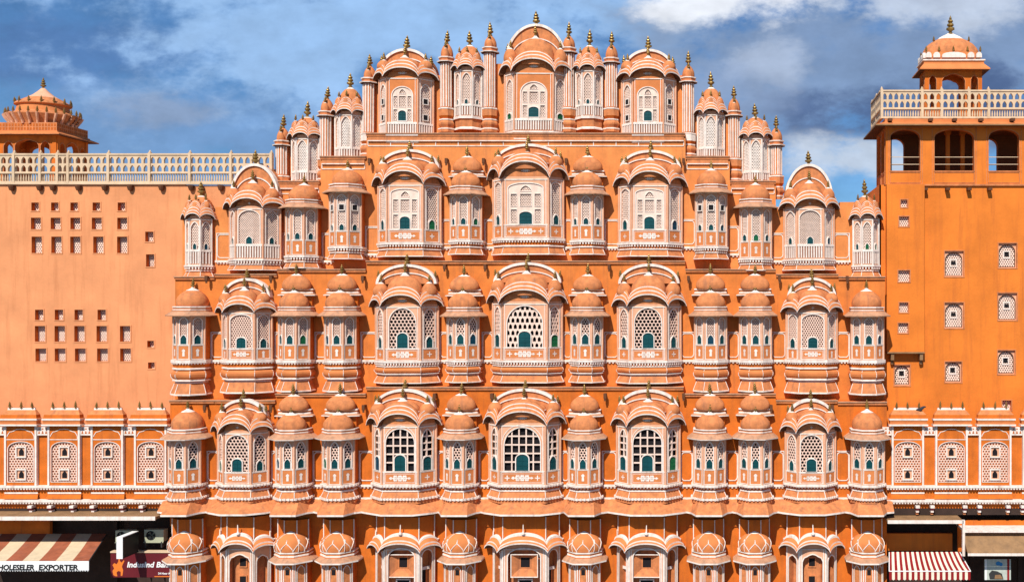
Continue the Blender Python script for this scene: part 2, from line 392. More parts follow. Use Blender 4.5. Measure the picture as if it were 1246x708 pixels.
def face_panel(A, B, h, body, lat, sp):
    """one window face of a bay or turret between plan corners A and B; returns where the shutter hangs"""
    W = math.hypot(B[0] - A[0], B[1] - A[1]); fr = frame(A, B); body.tf = fr; lat.tf = fr
    lo, hi = sp['v0'] * h, sp['v1'] * h; ww = W * sp['wf']; cx = W / 2; rise = min(ww * sp.get('rise', .5), (hi - lo) * .6)
    hole = arch(cx, lo, ww, hi - rise, rise, 14, sp.get('kind', 'round'))
    top = h + sp.get('top', 0)
    body.plate(rect(0, 0, W, top), [hole], 0, .06, sp.get('mat', 'pink_plaster'))
    multi = []
    if sp['style'] == 'multi':
        H_ = hi - lo
        for va, vb in ((.05, .36), (.44, .74)):
            for q in (-1, 1): multi.append(rect(cx + q * ww * .345 - ww * .085, lo + H_ * va, cx + q * ww * .345 + ww * .085, lo + H_ * vb))
        multi.append(rect(cx - ww * .16, lo + H_ * .44, cx + ww * .16, lo + H_ * .74)); multi.append(arch(cx, lo + H_ * .81, ww * .30, lo + H_ * .84, H_ * .10, 8, 'pointed'))
        body.plate(hole, multi, -.02, .05, 'pale_plaster')
        for r_ in multi: body.ribbon(r_, .022, -.02, .004, 'white_paint')
    wp = 'white_paint'
    body.ribbon(hole, .045, 0, .025, wp)
    if sp.get('outer'):
        body.ribbon(arch(cx, lo - .02, min(W - .22, ww + .24), hi - rise + .04, rise + .10, 14, 'round')[1:] , .03, 0, .022, wp, False)
    e = .035
    for u in (.0, W - e): body.strip(u, .0, u + e, h, 0, .024, wp)
    if W > .8:
        for u in (.11, W - .11 - .028): body.strip(u, .05, u + .028, h - .02, 0, .02, wp)
    body.strip(e, h - .05, W - e, h, 0, .03, wp)
    body.strip(e, lo - .05, W - e, lo - .012, 0, .03, wp)
    # lower panel
    pv1 = lo - .08; pv0 = .06; du = .09 if W > .8 else .075
    if pv1 - pv0 > .12:
        if sp.get('low') == 'balusters':
            body.strip(e, pv0, W - e, pv1, 0, .006, 'jali_back')
            n = max(3, int((W - 2 * e) / .12))
            for i in range(n):
                c = e + (W - 2 * e) * (i + .5) / n; body.strip(c - .03, pv0, c + .03, pv1, .006, .035, wp)
            body.strip(e, pv1 - .04, W - e, pv1 + .03, .0, .045, wp)
        else:
            body.strip(du, pv0, W - du, pv1, 0, .008, 'orange_panel')
            body.ribbon(rect(du, pv0, W - du, pv1), .028, 0, .024, wp)
            if W > 1.0:
                body.ribbon(rect(du + .09, pv0 + .07, W - du - .09, pv1 - .07), .014, .008, .016, wp)
                motif(body, 'medal', cx, (pv0 + pv1) / 2, min(.20, W * .115), .017)
                if W > 1.9:
                    for q in (-1, 1): motif(body, 'cross', cx + q * W * .33, (pv0 + pv1) / 2, .15, .017)
            elif sp.get('low') == 'cross': motif(body, 'cross', cx, (pv0 + pv1) / 2, min(.15, W * .19), .017)
            else: motif(body, 'vase', cx, (pv0 + pv1) / 2 - .02, min(.17, (pv1 - pv0) * .36), .017)
    if W > 1.0 and sp.get('top', 0) > .25: motif(body, 'medal', cx, h + .16, .07, .012)
    # window lattice
    st = sp['style']; sw, sh = W * sp['sw'], sp['sh']; sv0 = lo + sp.get('sv', 0)
    skip = rect(cx - sw / 2, sv0, cx + sw / 2, sv0 + sh * .9)
    lim = (max(.02, cx - ww / 2 - .05), min(W - .02, cx + ww / 2 + .05))
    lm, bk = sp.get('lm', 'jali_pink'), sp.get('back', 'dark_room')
    if st == 'multi':
        for r_ in multi: lattice(lat, r_, 'hex', sp['pitch'], sp.get('fill', .6), -.055, .02, lm, bk, None, (min(p[0] for p in r_) - .02, max(p[0] for p in r_) + .02), .10)
    elif st == 'grid':
        nu = sp.get('nu', 4); lat.flat(rect(lim[0], lo - .03, lim[1], hi + .03), -.16, bk)
        for i in range(1, nu):
            u = cx - ww / 2 + ww * i / nu; lat.strip(u - .032, lo, u + .032, hi - .01, -.10, -.03, lm)
        nv = sp.get('nv', 5)
        for i in range(1, nv):
            v = lo + (hi - lo) * i / nv
            lat.strip(cx - ww / 2, v - .032, cx + ww / 2, v + .032, -.10, -.027, lm)
    else:
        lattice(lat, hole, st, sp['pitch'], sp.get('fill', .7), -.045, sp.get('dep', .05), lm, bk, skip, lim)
    # shutter frame
    if sw > 0.05:
        fa = arch(cx, sv0, sw, sv0 + sh * (.72 if sw > .4 else .62), sh * (.28 if sw > .4 else .38), 10, 'round' if sw > .4 else 'pointed')
        body.ribbon(fa, .045 if sw > .3 else .03, -.05, .03, wp)
    if sp.get('squares'):
        for vv in sp['squares']:
            body.ribbon(rect(cx - .12, vv - .13, cx + .12, vv + .13), .04, 0, .035, wp)
            body.flat(rect(cx - .12, vv - .13, cx + .12, vv + .13), .01, 'dark_room')
    body.tf = None; lat.tf = None
    p = fr((cx, sv0, -.012)); ang = math.atan2(B[1] - A[1], B[0] - A[0])
    return p, ang, sw, sh
def add_shutters(items, shs, cols):
    for (p, ang, sw, sh), c in zip(shs, cols):
        if sw < .05: continue
        items.append(('shutter', shutter_mesh(sw, sh, c), (p, ang)))

jit = random.Random(3)
def place_rot(key, fn, name, parent, loc):
    if key not in _proto:
        _proto[key] = [(n, (b.mesh(n) if isinstance(b, MB) else b), l) for n, b, l in fn()]
    it = _proto[key]; root = obj(name, it[0][1], parent, loc)
    if parent is palace:
        root.scale = (jit.uniform(.985, 1.015), 1, jit.uniform(.99, 1.008)); root.rotation_euler = (0, jit.uniform(-.006, .006), jit.uniform(-.012, .012))
    for n, me, l in it[1:]:
        if isinstance(l[0], (tuple, list)):
            o = obj(n, me, root, l[0]); o.rotation_euler = (0, 0, l[1])
        elif n == 'finial':
            o = obj(n, me, root, l); o.rotation_euler = (jit.uniform(-.05, .05), jit.uniform(-.07, .07), 0); o.scale = (1, 1, jit.uniform(.88, 1.1))
        else: obj(n, me, root, l)
    return root

# base mouldings, profile below the sill (z = 0 is the top of the toothed cornice)
def base_profile(st, k=1.0):
    w_, o, p, dk = 'white_paint', 'orange_wall', 'dome_plaster', 'orange_deep'
    if st == 1:
        return [(.0, .0, w_), (.10, .0, w_), (.10, -.11, dk), (.0, -.14, dk), (-.06, -.26, w_), (-.02, -.29, w_), (-.02, -.34, p), (-.05, -.37, p), (.08, -.64, w_), (.11, -.64, w_), (.11, -.72, p), (.06, -.74, p), (.06, -.90, p)]
    if st == 2:
        pr = [(.0, .0, w_), (.10, .0, w_), (.10, -.15, dk), (.03, -.17, o), (-.01, -.38, w_), (.04, -.40, w_), (.04, -.46, p), (-.08, -.50, 'orange_panel'), (.02, -.54, 'orange_panel'), (.075, -.61, 'orange_panel'), (.095, -.70, 'orange_panel'), (.075, -.81, 'orange_panel'), (.02, -.89, 'orange_panel'), (-.04, -.94, w_), (.03, -.97, w_), (.03, -1.02, dk), (-.10, -1.06, w_), (-.08, -1.12, p), (-.06, -1.16, p), (.10, -1.62, w_), (.12, -1.63, w_), (.12, -1.69, o)]
    elif st == 3:
        pr = [(.0, .0, w_), (.10, .0, w_), (.10, -.15, dk), (.01, -.18, o), (-.03, -.42, w_), (.03, -.44, w_), (.03, -.52, p), (-.03, -.55, p), (.10, -.95, w_), (.12, -.96, w_), (.12, -1.02, o)]
    elif st == 4:
        pr = [(.0, .0, w_), (.07, .0, w_), (.07, -.08, dk), (.0, -.12, p), (-.03, -.34, w_), (.03, -.37, w_), (.03, -.42, p)]
    return [(d, z * k, m) for d, z, m in pr]
def base_mesh(pts, st, k=1.0):
    b = MB(); pr = base_profile(st, k); ploft(b, pts, pr); lid(b, pts, pr[-1][0], pr[-1][1], pr[-1][2])
    if st == 1:
        teeth(b, pts, .13, -.10, -.005, 'white_paint'); teeth(b, pts, .15, -.73, -.62, 'white_paint')
        teeth(b, pts, .07, -.17, -.112, 'white_paint', .15, .07, .05)
        ribs(b, pts, [(-.04, -.36), (.085, -.63)], .02, 'white_paint')
    elif st == 2:
        teeth(b, pts, .08, -.21 * 1, -.152 * k, 'white_paint', .14, .07, .05)
        for j in (0,):
            ribs(b, pts, [(-.05, -.50 * k), (.045, -.58 * k), (.095, -.70 * k), (.085, -.82 * k), (.0, -.94 * k)], .018, 'white_paint')
            ribs(b, pts, [(-.055, -1.16 * k), (.105, -1.61 * k)], .018, 'white_paint')
    elif st == 3:
        teeth(b, pts, .08, -.21, -.152 * k, 'white_paint', .14, .07, .05)
        ribs(b, pts, [(-.025, -.55 * k), (.105, -.94 * k)], .018, 'white_paint')
    return b

# ---- turret: half-octagon balcony with sloped eave and bulbous dome(s)
def oct_plan(W, g):
    f = W * .4142
    return [(-W / 2, 0), (-W / 2, -g - f / 2), (-f / 2, -g - W / 2), (f / 2, -g - W / 2), (W / 2, -g - f / 2), (W / 2, 0)]
TG = .22
def turret(W, h, st, domes, style, cols, bk=1.0, upz=None, dH=.82):
    def fn():
        pts = oct_plan(W, TG); body, lat = MB(), MB(); shs = []
        sp = dict(style) ; sp['sh'] = style['sh']
        for i in (1, 2, 3): shs.append(face_panel(pts[i], pts[i + 1], h, body, lat, sp))
        for i in (0, 4):
            body.tf = frame(pts[i], pts[i + 1]); L = abs(pts[i][1] - pts[i + 1][1]); body.flat(rect(0, 0, L, h), 0, 'orange_wall')
            e = L - .05 if i == 0 else 0; body.strip(e, 0, e + .05, h, 0, .026, 'white_paint'); body.tf = None
        for i in range(1, 5):   # slim corner shafts
            q = offset(pts, .012)[i]; body.lathe([(.04, 0, 'pink_plaster'), (.04, h, 'pink_plaster')], (q[0], q[1], 0), 6)
        it = [('turret', body, (0, 0, 0)), ('lattice', lat, (0, 0, 0)), ('corbel', base_mesh(pts, st, bk), (0, 0, 0))]
        e = MB(); ov = .33; wt = 'white_paint'
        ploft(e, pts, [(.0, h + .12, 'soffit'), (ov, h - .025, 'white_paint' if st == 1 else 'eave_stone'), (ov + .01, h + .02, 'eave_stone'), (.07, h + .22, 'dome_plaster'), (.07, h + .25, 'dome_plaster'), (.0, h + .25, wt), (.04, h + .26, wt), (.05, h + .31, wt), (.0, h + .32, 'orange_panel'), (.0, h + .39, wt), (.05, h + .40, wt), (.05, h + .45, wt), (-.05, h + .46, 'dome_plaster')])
        lid(e, pts, -.05, h + .46, 'dome_plaster')
        it.append(('eave', e, (0, 0, 0)))
        r = W * .47
        dy = -TG if domes != 2 else -TG - .33
        it.append(('dome', dome_mesh(r, dH, 1 if domes != 2 else .66), (0, dy, h + .46)))
        it.append(('finial', finial_mesh(.75), (0, dy, h + .44 + dH)))
        if domes == 2:
            uz = h + upz; u = MB(); q = [(x, y * .46) for x, y in oct_plan(W * .96, .1)]
            ploft(u, q, [(.0, h + .2, 'orange_wall'), (.0, uz - .06, 'soffit'), (.20, uz - .05, wt), (.20, uz - .01, 'eave_stone'), (.06, uz + .07, wt), (.06, uz + .13, wt), (.02, uz + .14, 'orange_panel'), (.02, uz + .22, wt), (.07, uz + .23, wt), (.07, uz + .29, wt), (-.04, uz + .30, 'dome_plaster')])
            lid(u, q, -.04, uz + .30, 'dome_plaster')
            it.append(('upper_cornice', u, (0, 0, 0)))
            it.append(('dome', dome_mesh(W * .47, dH * .95, .50), (0, -.27, uz + .30)))
            it.append(('finial', finial_mesh(.8), (0, -.30, uz + .28 + dH * .95)))
        add_shutters(it, shs, cols)
        return it
    return fn

# ---- triple-arched hood over a three-sided bay
def hood_mesh(pts, h, rs, ov=.31, k=1.0, rows=None, power=2.3):
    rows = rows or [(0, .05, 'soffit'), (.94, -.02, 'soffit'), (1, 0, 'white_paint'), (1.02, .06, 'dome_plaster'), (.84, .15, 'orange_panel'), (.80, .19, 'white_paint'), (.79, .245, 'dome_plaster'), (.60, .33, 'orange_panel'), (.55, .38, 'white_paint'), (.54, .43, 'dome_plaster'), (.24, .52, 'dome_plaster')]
    def line(d, dz):
        o = offset(pts, d); L = []
        for i in range(len(o) - 1):
            A, B = o[i], o[i + 1]; n = 18 if 0 < i < len(o) - 2 else 2; r = rs[i - 1] if 0 < i < len(o) - 2 else 0
            for j in range(n + (1 if i == len(o) - 2 else 0)):
                t = j / n; q = abs(2 * t - 1); z = h + dz * k + r * (.45 * (1 - q ** power) + .55 * math.sqrt(max(0, 1 - q ** 2.4)))
                L.append((A[0] + (B[0] - A[0]) * t, A[1] + (B[1] - A[1]) * t, z))
        return L
    b = MB(); R = [line(a * ov, dz) for a, dz, m in rows]
    last = R[-1]; R.append([(x * .95, min(-.0, y * .25), z + .10 * k) for x, y, z in last])
    b.loft(R, [m for a, dz, m in rows])
    return b
BANG = [(1.0, 0), (1.0, .12), (.975, .30), (.92, .48), (.83, .63), (.70, .77), (.54, .88), (.36, .96), (.20, 1.02)]
def bangla_mesh(r, H, ys, n=28, cw=.24):
    """wide shallow dome of a bay, ending in a small white lotus cap"""
    k = ('bangla', round(r, 2), round(H, 2), round(ys, 2))
    if k not in _proto:
        b = MB(); m, c = 'dome_plaster', 'white_paint'; ch = min(.20, H * .3)
        pr = [(r * a, (H - ch) * z, m) for a, z in BANG if r * a > cw]
        z0 = pr[-1][1]; pr += [(cw, z0 + .02, c), (cw * .95, z0 + .05, c), (cw * .62, z0 + ch * .45, c), (cw * .3, z0 + ch * .85, c), (.03, z0 + ch * 1.3, c), (0, z0 + ch * 1.35, c)]
        pr = [(r * .95, -.25, m)] + pr
        b.lathe(pr, n=n, ys=ys)
        b.tf = lambda p: (p[0], p[1] * ys, p[2])
        for zz in (.05,):
            b.tube([((r + .015) * math.cos(pi + pi * i / 20), (r + .015) * math.sin(pi + pi * i / 20), zz) for i in range(21)], .022, c, 5)
        b.tf = None
        _proto[k] = b.mesh('dome')
    return _proto[k]
def bay_plan(wc, ws, g=.22):
    c = ws * .7071
    return [(-wc / 2 - c, 0), (-wc / 2 - c, -g), (-wc / 2, -g - c), (wc / 2, -g - c), (wc / 2 + c, -g), (wc / 2 + c, 0)]
def rear_arch(a, z0, b_, dep=.35, solid=False):
    """big curved gable behind the domes: white rim, recessed plaster field"""
    m = MB(); n = 28
    def ell(s, k=1.0): return [(-(a - s) * math.cos(pi * i / n), z0 + (b_ - s) * math.sin(pi * i / n)) for i in range(n + 1)]
    m.tf = lambda p: (p[0], -p[2], p[1])
    o = ell(0); i1 = ell(.13); q = len(o)
    m.loft([[(x, z, 0) for x, z in o], [(x, z, dep) for x, z in o]], ['white_paint'])
    if solid: m.loft([[(x, z, -.9) for x, z in o], [(x, z, -.0) for x, z in o]], ['dome_plaster'])
    m.loft([[(x, z, dep) for x, z in o], [(x, z, dep) for x, z in i1]], ['white_paint'])
    m.loft([[(x, z, dep) for x, z in i1], [(x, z, dep - .08) for x, z in i1]], ['dome_plaster'])
    m.flat([(x, z) for x, z in i1], dep - .08, 'dome_plaster')
    if solid: m.flat([(x, z) for x, z in o], -.9, 'dome_plaster')
    i2 = [(x * .93, z0 + (z - z0) * .66) for x, z in i1]; m.ribbon(i2, .05, dep - .08, dep - .03, 'white_paint', False)
    m.tf = None
    return m
def bay(wc, ws, h, st, sc, ss, rc, rsd, ra, cols, bk=1.0, solid=False, dome_top=1.45, end_fin=.62):
    """rc / rsd = rise of the middle / side arches, ra = (spring above h, height) of the rear gable"""
    def fn():
        pts = bay_plan(wc, ws); body, lat = MB(), MB(); shs = []
        W = wc + 2 * ws * .7071; c = ws * .7071
        for i, s in ((1, ss), (2, sc), (3, ss)):
            s = dict(s); s['top'] = .12
            shs.append(face_panel(pts[i], pts[i + 1], h, body, lat, s))
            body.tf = frame(pts[i], pts[i + 1]); L = wc if i == 2 else ws; r = (rc if i == 2 else rsd) + .10
            body.flat([(0, h + .1)] + [(L * j / 16, h + .11 + r * (.45 * (1 - abs(j / 8 - 1) ** 2.3) + .55 * math.sqrt(max(0, 1 - abs(j / 8 - 1) ** 2.4)))) for j in range(17)] + [(L, h + .1)], -.004, s.get('tym', 'dome_plaster'))
            if i == 2: motif(body, 'medal' if wc > 1.4 else 'cross', L / 2, h + rc * .45 + .05, .085, .004)
            body.tf = None
        for i in (0, 4):
            body.tf = frame(pts[i], pts[i + 1]); body.flat(rect(0, 0, .22, h + .3), 0, 'orange_wall'); body.tf = None
        for i in range(1, 5):
            q = offset(pts, .012)[i]; body.lathe([(.05, 0, 'pink_plaster'), (.05, h + .06, 'pink_plaster')], (q[0], q[1], 0), 6)
        it = [('bay_window', body, (0, 0, 0)), ('lattice', lat, (0, 0, 0)), ('corbel', base_mesh(pts, st, bk), (0, 0, 0)),
              ('hood', hood_mesh(pts, h, [rsd, rc, rsd]), (0, 0, 0))]
        # middle dome (wide, shallow) and the two small ones
        z0 = h + rc * .5 + .34; H = dome_top - rc * .5 - .34; rx = wc * .50; yc = -.22 - c * .42; dy = min(.8, (c + .02) / rx * .85)
        it.append(('dome', bangla_mesh(rx, H, dy), (0, yc, z0)))
        it.append(('finial', finial_mesh(.75), (0, yc, z0 + H)))
        sr = ws * .40
        for q in (-1, 1):
            z1 = h + rsd * .75 + .36; Hs = max(.36, dome_top * .36)
            it.append(('dome', dome_mesh(sr, Hs, .9, 16), (q * (wc / 2 + c * .48), -.22 - c * .40, z1)))
            it.append(('finial', finial_mesh(.6), (q * (wc / 2 + c * .48), -.22 - c * .40, z1 + Hs)))
        it.append(('arch_gable', rear_arch(W / 2 - .03, h + ra[0], ra[1] - ra[0], .34, solid), (0, 0, 0)))
        it.append(('finial', finial_mesh(1.25 if solid else .85), (0, -.2, h + ra[1] - .02)))
        for q in (-1, 1): it.append(('finial', finial_mesh(end_fin), (q * (W / 2 - .12), -.2, h + ra[0] + .30)))
        add_shutters(it, shs, cols)
        return it
    return fn
# ---- slim kiosk: three cusped windows, two tiers of small arches, one round dome
def kiosk(wc, ws, h, st, sc, ss, top, cols, bk=1.0):
    def fn():
        pts = bay_plan(wc, ws, .18); body, lat = MB(), MB(); shs = []; c = ws * .7071
        for i, s in ((1, ss), (2, sc), (3, ss)):
            s = dict(s); s['top'] = .2; shs.append(face_panel(pts[i], pts[i + 1], h, body, lat, s))
        for i in (0, 4):
            body.tf = frame(pts[i], pts[i + 1]); body.flat(rect(0, 0, .18, h + .2), 0, 'orange_wall'); body.tf = None
        for i in range(1, 5):
            q = offset(pts, .012)[i]; body.lathe([(.04, 0, 'white_paint'), (.04, h + .06, 'white_paint')], (q[0], q[1], 0), 6)
        it = [('kiosk', body, (0, 0, 0)), ('lattice', lat, (0, 0, 0)), ('corbel', base_mesh(pts, st, bk), (0, 0, 0)),
              ('hood', hood_mesh(pts, h, [.24, .26, .24], .24, .8), (0, 0, 0))]
        p2 = [(x * .93, y * .90) for x, y in pts]
        hd = hood_mesh(p2, h + .40, [.26, .28, .26], .10, .55, None, 1.5)
        W = wc + 2 * c
        hd.box(-W / 2 * .86, W / 2 * .86, -.22, .25, h + .1, h + .55, 'dome_plaster')
        it.append(('upper_hood', hd, (0, 0, 0)))
        r = W * .42; H = top - .62
        it.append(('dome', dome_mesh(r, H, .8, 24, 'dome_plaster', 'white_paint', .36), (0, .06, h + .55)))
        it.append(('finial', finial_mesh(1.2), (0, .06, h + .53 + H)))
        for q in (-1, 0, 1):
            x = q * (wc / 2 + c * .45); y = -.20 - (c if q == 0 else c * .45)
            it.append(('dome', dome_mesh(.20, .42, .8, 12), (x * .95, y * .8, h + .58)))
            it.append(('finial', finial_mesh(.5), (x * .95, y * .8, h + .98)))
        add_shutters(it, shs, cols)
        return it
    return fn
# ---- engaged pillar of the top storey
def pillar(W, h, dH, foot='dome_plaster'):
    def fn():
        pts = oct_plan(W, .10); b = MB(); wt = 'white_paint'
        ploft(b, pts, [(.10, -.75, 'dome_plaster'), (.10, -.62, wt), (.12, -.60, wt), (.12, -.54, 'dome_plaster'), (.03, -.50, 'dome_plaster'), (.10, -.36, 'dome_plaster'), (.11, -.28, 'dome_plaster'), (.04, -.14, wt), (.06, -.12, wt), (.06, -.06, 'orange_wall'), (.0, -.04, 'orange_wall'), (.08, .10, foot), (.08, .42, wt), (.10, .44, wt), (.10, .50, 'dome_plaster'), (.0, .54, 'dome_plaster'), (.0, h, 'dome_plaster')])
        for i in range(1, 4):
            b.tf = frame(pts[i], pts[i + 1]); L = math.dist(pts[i], pts[i + 1]); b.strip(.03, .56, .085, h - .02, 0, .03, wt); b.strip(L - .085, .56, L - .03, h - .02, 0, .03, wt); b.tf = None
        cp = MB(); ploft(cp, pts, [(.0, h, 'soffit'), (.15, h + .04, wt), (.16, h + .09, 'dome_plaster'), (.04, h + .15, 'dome_plaster'), (.06, h + .24, wt), (.09, h + .26, wt), (.09, h + .31, 'dome_plaster'), (.02, h + .34, 'dome_plaster')]); lid(cp, pts, .02, h + .34, 'dome_plaster')
        r = W * .52
        return [('pillar', b, (0, 0, 0)), ('capital', cp, (0, 0, 0)), ('dome', dome_mesh(r, dH, .9, 18, 'dome_plaster', 'dome_plaster'), (0, -.02, h + .34)),
                ('finial', finial_mesh(1.05), (0, -.02, h + .32 + dH)),
                ('dome', dome_mesh(r * .62, dH * .62, .7, 14), (0, -.10 - W * .36, h + .34)), ('finial', finial_mesh(.55), (0, -.10 - W * .36, h + .32 + dH * .62))]
    return fn

# ------------------------------------------------------------------ the ground
GZ = -3.6
def sheet(name, x0, x1, y0, y1, z, m, th=None):
    b = MB()
    if th: b.box(x0, x1, y0, y1, z - th, z, m)
    else: b.add([(x0, y0, z), (x1, y0, z), (x1, y1, z), (x0, y1, z)], [(0, 1, 2, 3)], m)
    return tag(obj(name, b), kind='structure')
sheet('ground', -3000, 3000, -3000, 3000, GZ - .13, 'earth')
sheet('road', -300, 300, -34, -9, GZ - .126, 'asphalt')
sheet('pavement', -300, 300, -9, 6, GZ, 'paving', .125)
b = MB()
for i in range(40):
    b.box(-120 + i * 6, -117 + i * 6, -21.6, -21.45, GZ - .125, GZ - .121, 'sign_white')
tag(obj('lane_marking', b), kind='structure')

# ------------------------------------------------------------------ the palace front
YW = {0: .38, 1: .30, 2: 1.32, 3: 2.2, 4: 3.0}
palace = empty('palace_facade', (X_(640), 0, GZ), 'tall stepped orange and pink palace front with tiers of domed bay windows', 'palace')
PO = Vector(palace.location)
def rel(x, y, z): return (x - PO.x, y - PO.y, z - PO.z)
TPX = {0: (229.5, 358, 413.5, 561.5, 712.5, 862.4, 918, 1054.6), 1: (228.5, 358, 414.5, 561, 711.7, 863.3, 918.6, 1054.8), 2: (233.7, 360.8, 417, 565.3, 714.8, 865, 919.3, 1054.5), 3: (241, 370, 423, 568.5, 715.5, 865.3, 919, 1054)}
BPX = {0: (291, 488, 637.4, 786.6, 988.8), 1: (288, 487, 635.5, 787.6, 987.6), 2: (293, 490.3, 638.5, 789, 989), 3: (303, 493.4, 640, 790, 986)}
TXL = {k: [X_(p, YW[k] - .25) for p in v] for k, v in TPX.items()}
BXL = {k: [X_(p, YW[k] - .85) for p in v] for k, v in BPX.items()}
TX, BX = TXL[1], BXL[1]
AX = .66

def slab(name, boxes, Yf, Yb, m='orange_wall', extra=None):
    b = MB()
    for (p0, p1, yt, yb) in boxes:
        b.box(X_(p0, Yf) - PO.x, X_(p1, Yf) - PO.x, Yf, Yb, Z_(yb, Yf) - PO.z, Z_(yt, Yf) - PO.z, m)
    if extra: extra(b)
    return obj(name, b, palace)
def ledges(lst, Yf, top=.07):
    b = MB()
    for (p0, p1, y) in lst:
        x0, x1, z = X_(p0, Yf) - PO.x, X_(p1, Yf) - PO.x, Z_(y, Yf) - PO.z
        b.box(x0, x1, Yf - .14, Yf + .02, z - .02, z + .03, 'eave_stone')
        b.box(x0 + .01, x1 - .01, Yf - .09, Yf + .02, z - .13, z - .022, 'dome_plaster')
    return b
LV1 = [(207, 262, 487), (262, 336, 487), (336, 446, 479), (446, 832, 471), (832, 944, 479), (944, 1019, 487), (1019, 1079, 489)]
LV2 = [(213, 262, 337), (262, 338, 334), (338, 446, 328), (446, 834, 318), (834, 944, 328), (944, 1020, 334), (1020, 1077, 337)]
LV3 = [(336, 390, 221), (390, 446, 191), (446, 834, 163), (834, 888, 191), (888, 944, 221)]
def walls():
    o = slab('wall', [(211, 1079, 619, 790)], YW[0], 5)
    o = slab('wall', [(a, c, y, 640) for a, c, y in LV1], YW[1], 5); obj('ledge', ledges(LV1, YW[1]), o)
    o = slab('wall', [(a, c, y, 500) for a, c, y in LV2], YW[2], 5.2, 'orange_mid'); obj('ledge', ledges(LV2, YW[2]), o)
    o = slab('wall', [(222, 262, 262, 345), (262, 336, 252, 345)] + [(a, c, y, 345) for a, c, y in LV3] + [(944, 1022, 252, 345), (1022, 1068, 246, 345)], YW[3], 5.4, 'orange_light')
    l = ledges(LV3, YW[3]); obj('ledge', l, o)
    bnd = MB(); Y3 = YW[3]; bnd.tf = lambda p: (p[0] - PO.x, Y3 - p[2], p[1] - PO.z)
    for a, c, y in LV3:
        x0, x1 = X_(a + 2, Y3), X_(c - 2, Y3); z0 = Z_(y, Y3)
        bnd.strip(x0, z0 - .34, x1, z0 - .15, 0, .06, 'dome_plaster'); bnd.strip(x0, z0 - .39, x1, z0 - .345, 0, .10, 'white_paint'); bnd.strip(x0, z0 - .64, x1, z0 - .60, 0, .03, 'white_paint')
        n = max(1, int((x1 - x0) / 1.1))
        for k in range(n + 1):
            u = x0 + (x1 - x0) * k / n; bnd.strip(u - .02, z0 - .60, u + .02, z0 - .392, 0, .03, 'white_paint')
    obj('string_course', bnd, o)
    L4 = [(338, 390, 168, 230), (390, 447, 138, 200), (447, 540, 92, 180), (540, 602, 84, 180), (602, 684, 78, 180), (684, 748, 84, 180), (748, 834, 92, 180), (834, 888, 138, 200), (888, 943, 168, 230)]
    slab('wall', L4, YW[4], 4.3, 'orange_light')
walls()

# window styles -------------------------------------------------------
def sty(style, v0, v1, wf, sw, sh, **k): return dict(style=style, v0=v0, v1=v1, wf=wf, sw=sw, sh=sh, **k)
T1 = sty('hex', .36, .93, .56, .46, .46, pitch=.145, fill=.70, kind='pointed', rise=.8)
T2 = sty('hex', .36, .95, .56, .46, .44, pitch=.085, fill=.66, kind='pointed', rise=.4, lm='jali_pink', back='jali_back')
T2o = sty('hex', .36, .95, .58, .50, .50, pitch=.135, fill=.70, kind='pointed', rise=.7)
T3 = sty('hex', .34, .95, .56, .36, .32, pitch=.085, fill=.62, kind='pointed', rise=.4, lm='pale_plaster', back='jali_back')
T3s = sty('hex', .30, .95, .60, .34, .30, pitch=.085, fill=.6, kind='pointed', rise=.4, lm='pale_plaster', back='jali_back', squares=[1.95])
gapP = {}
def sides_in(l, n): return l

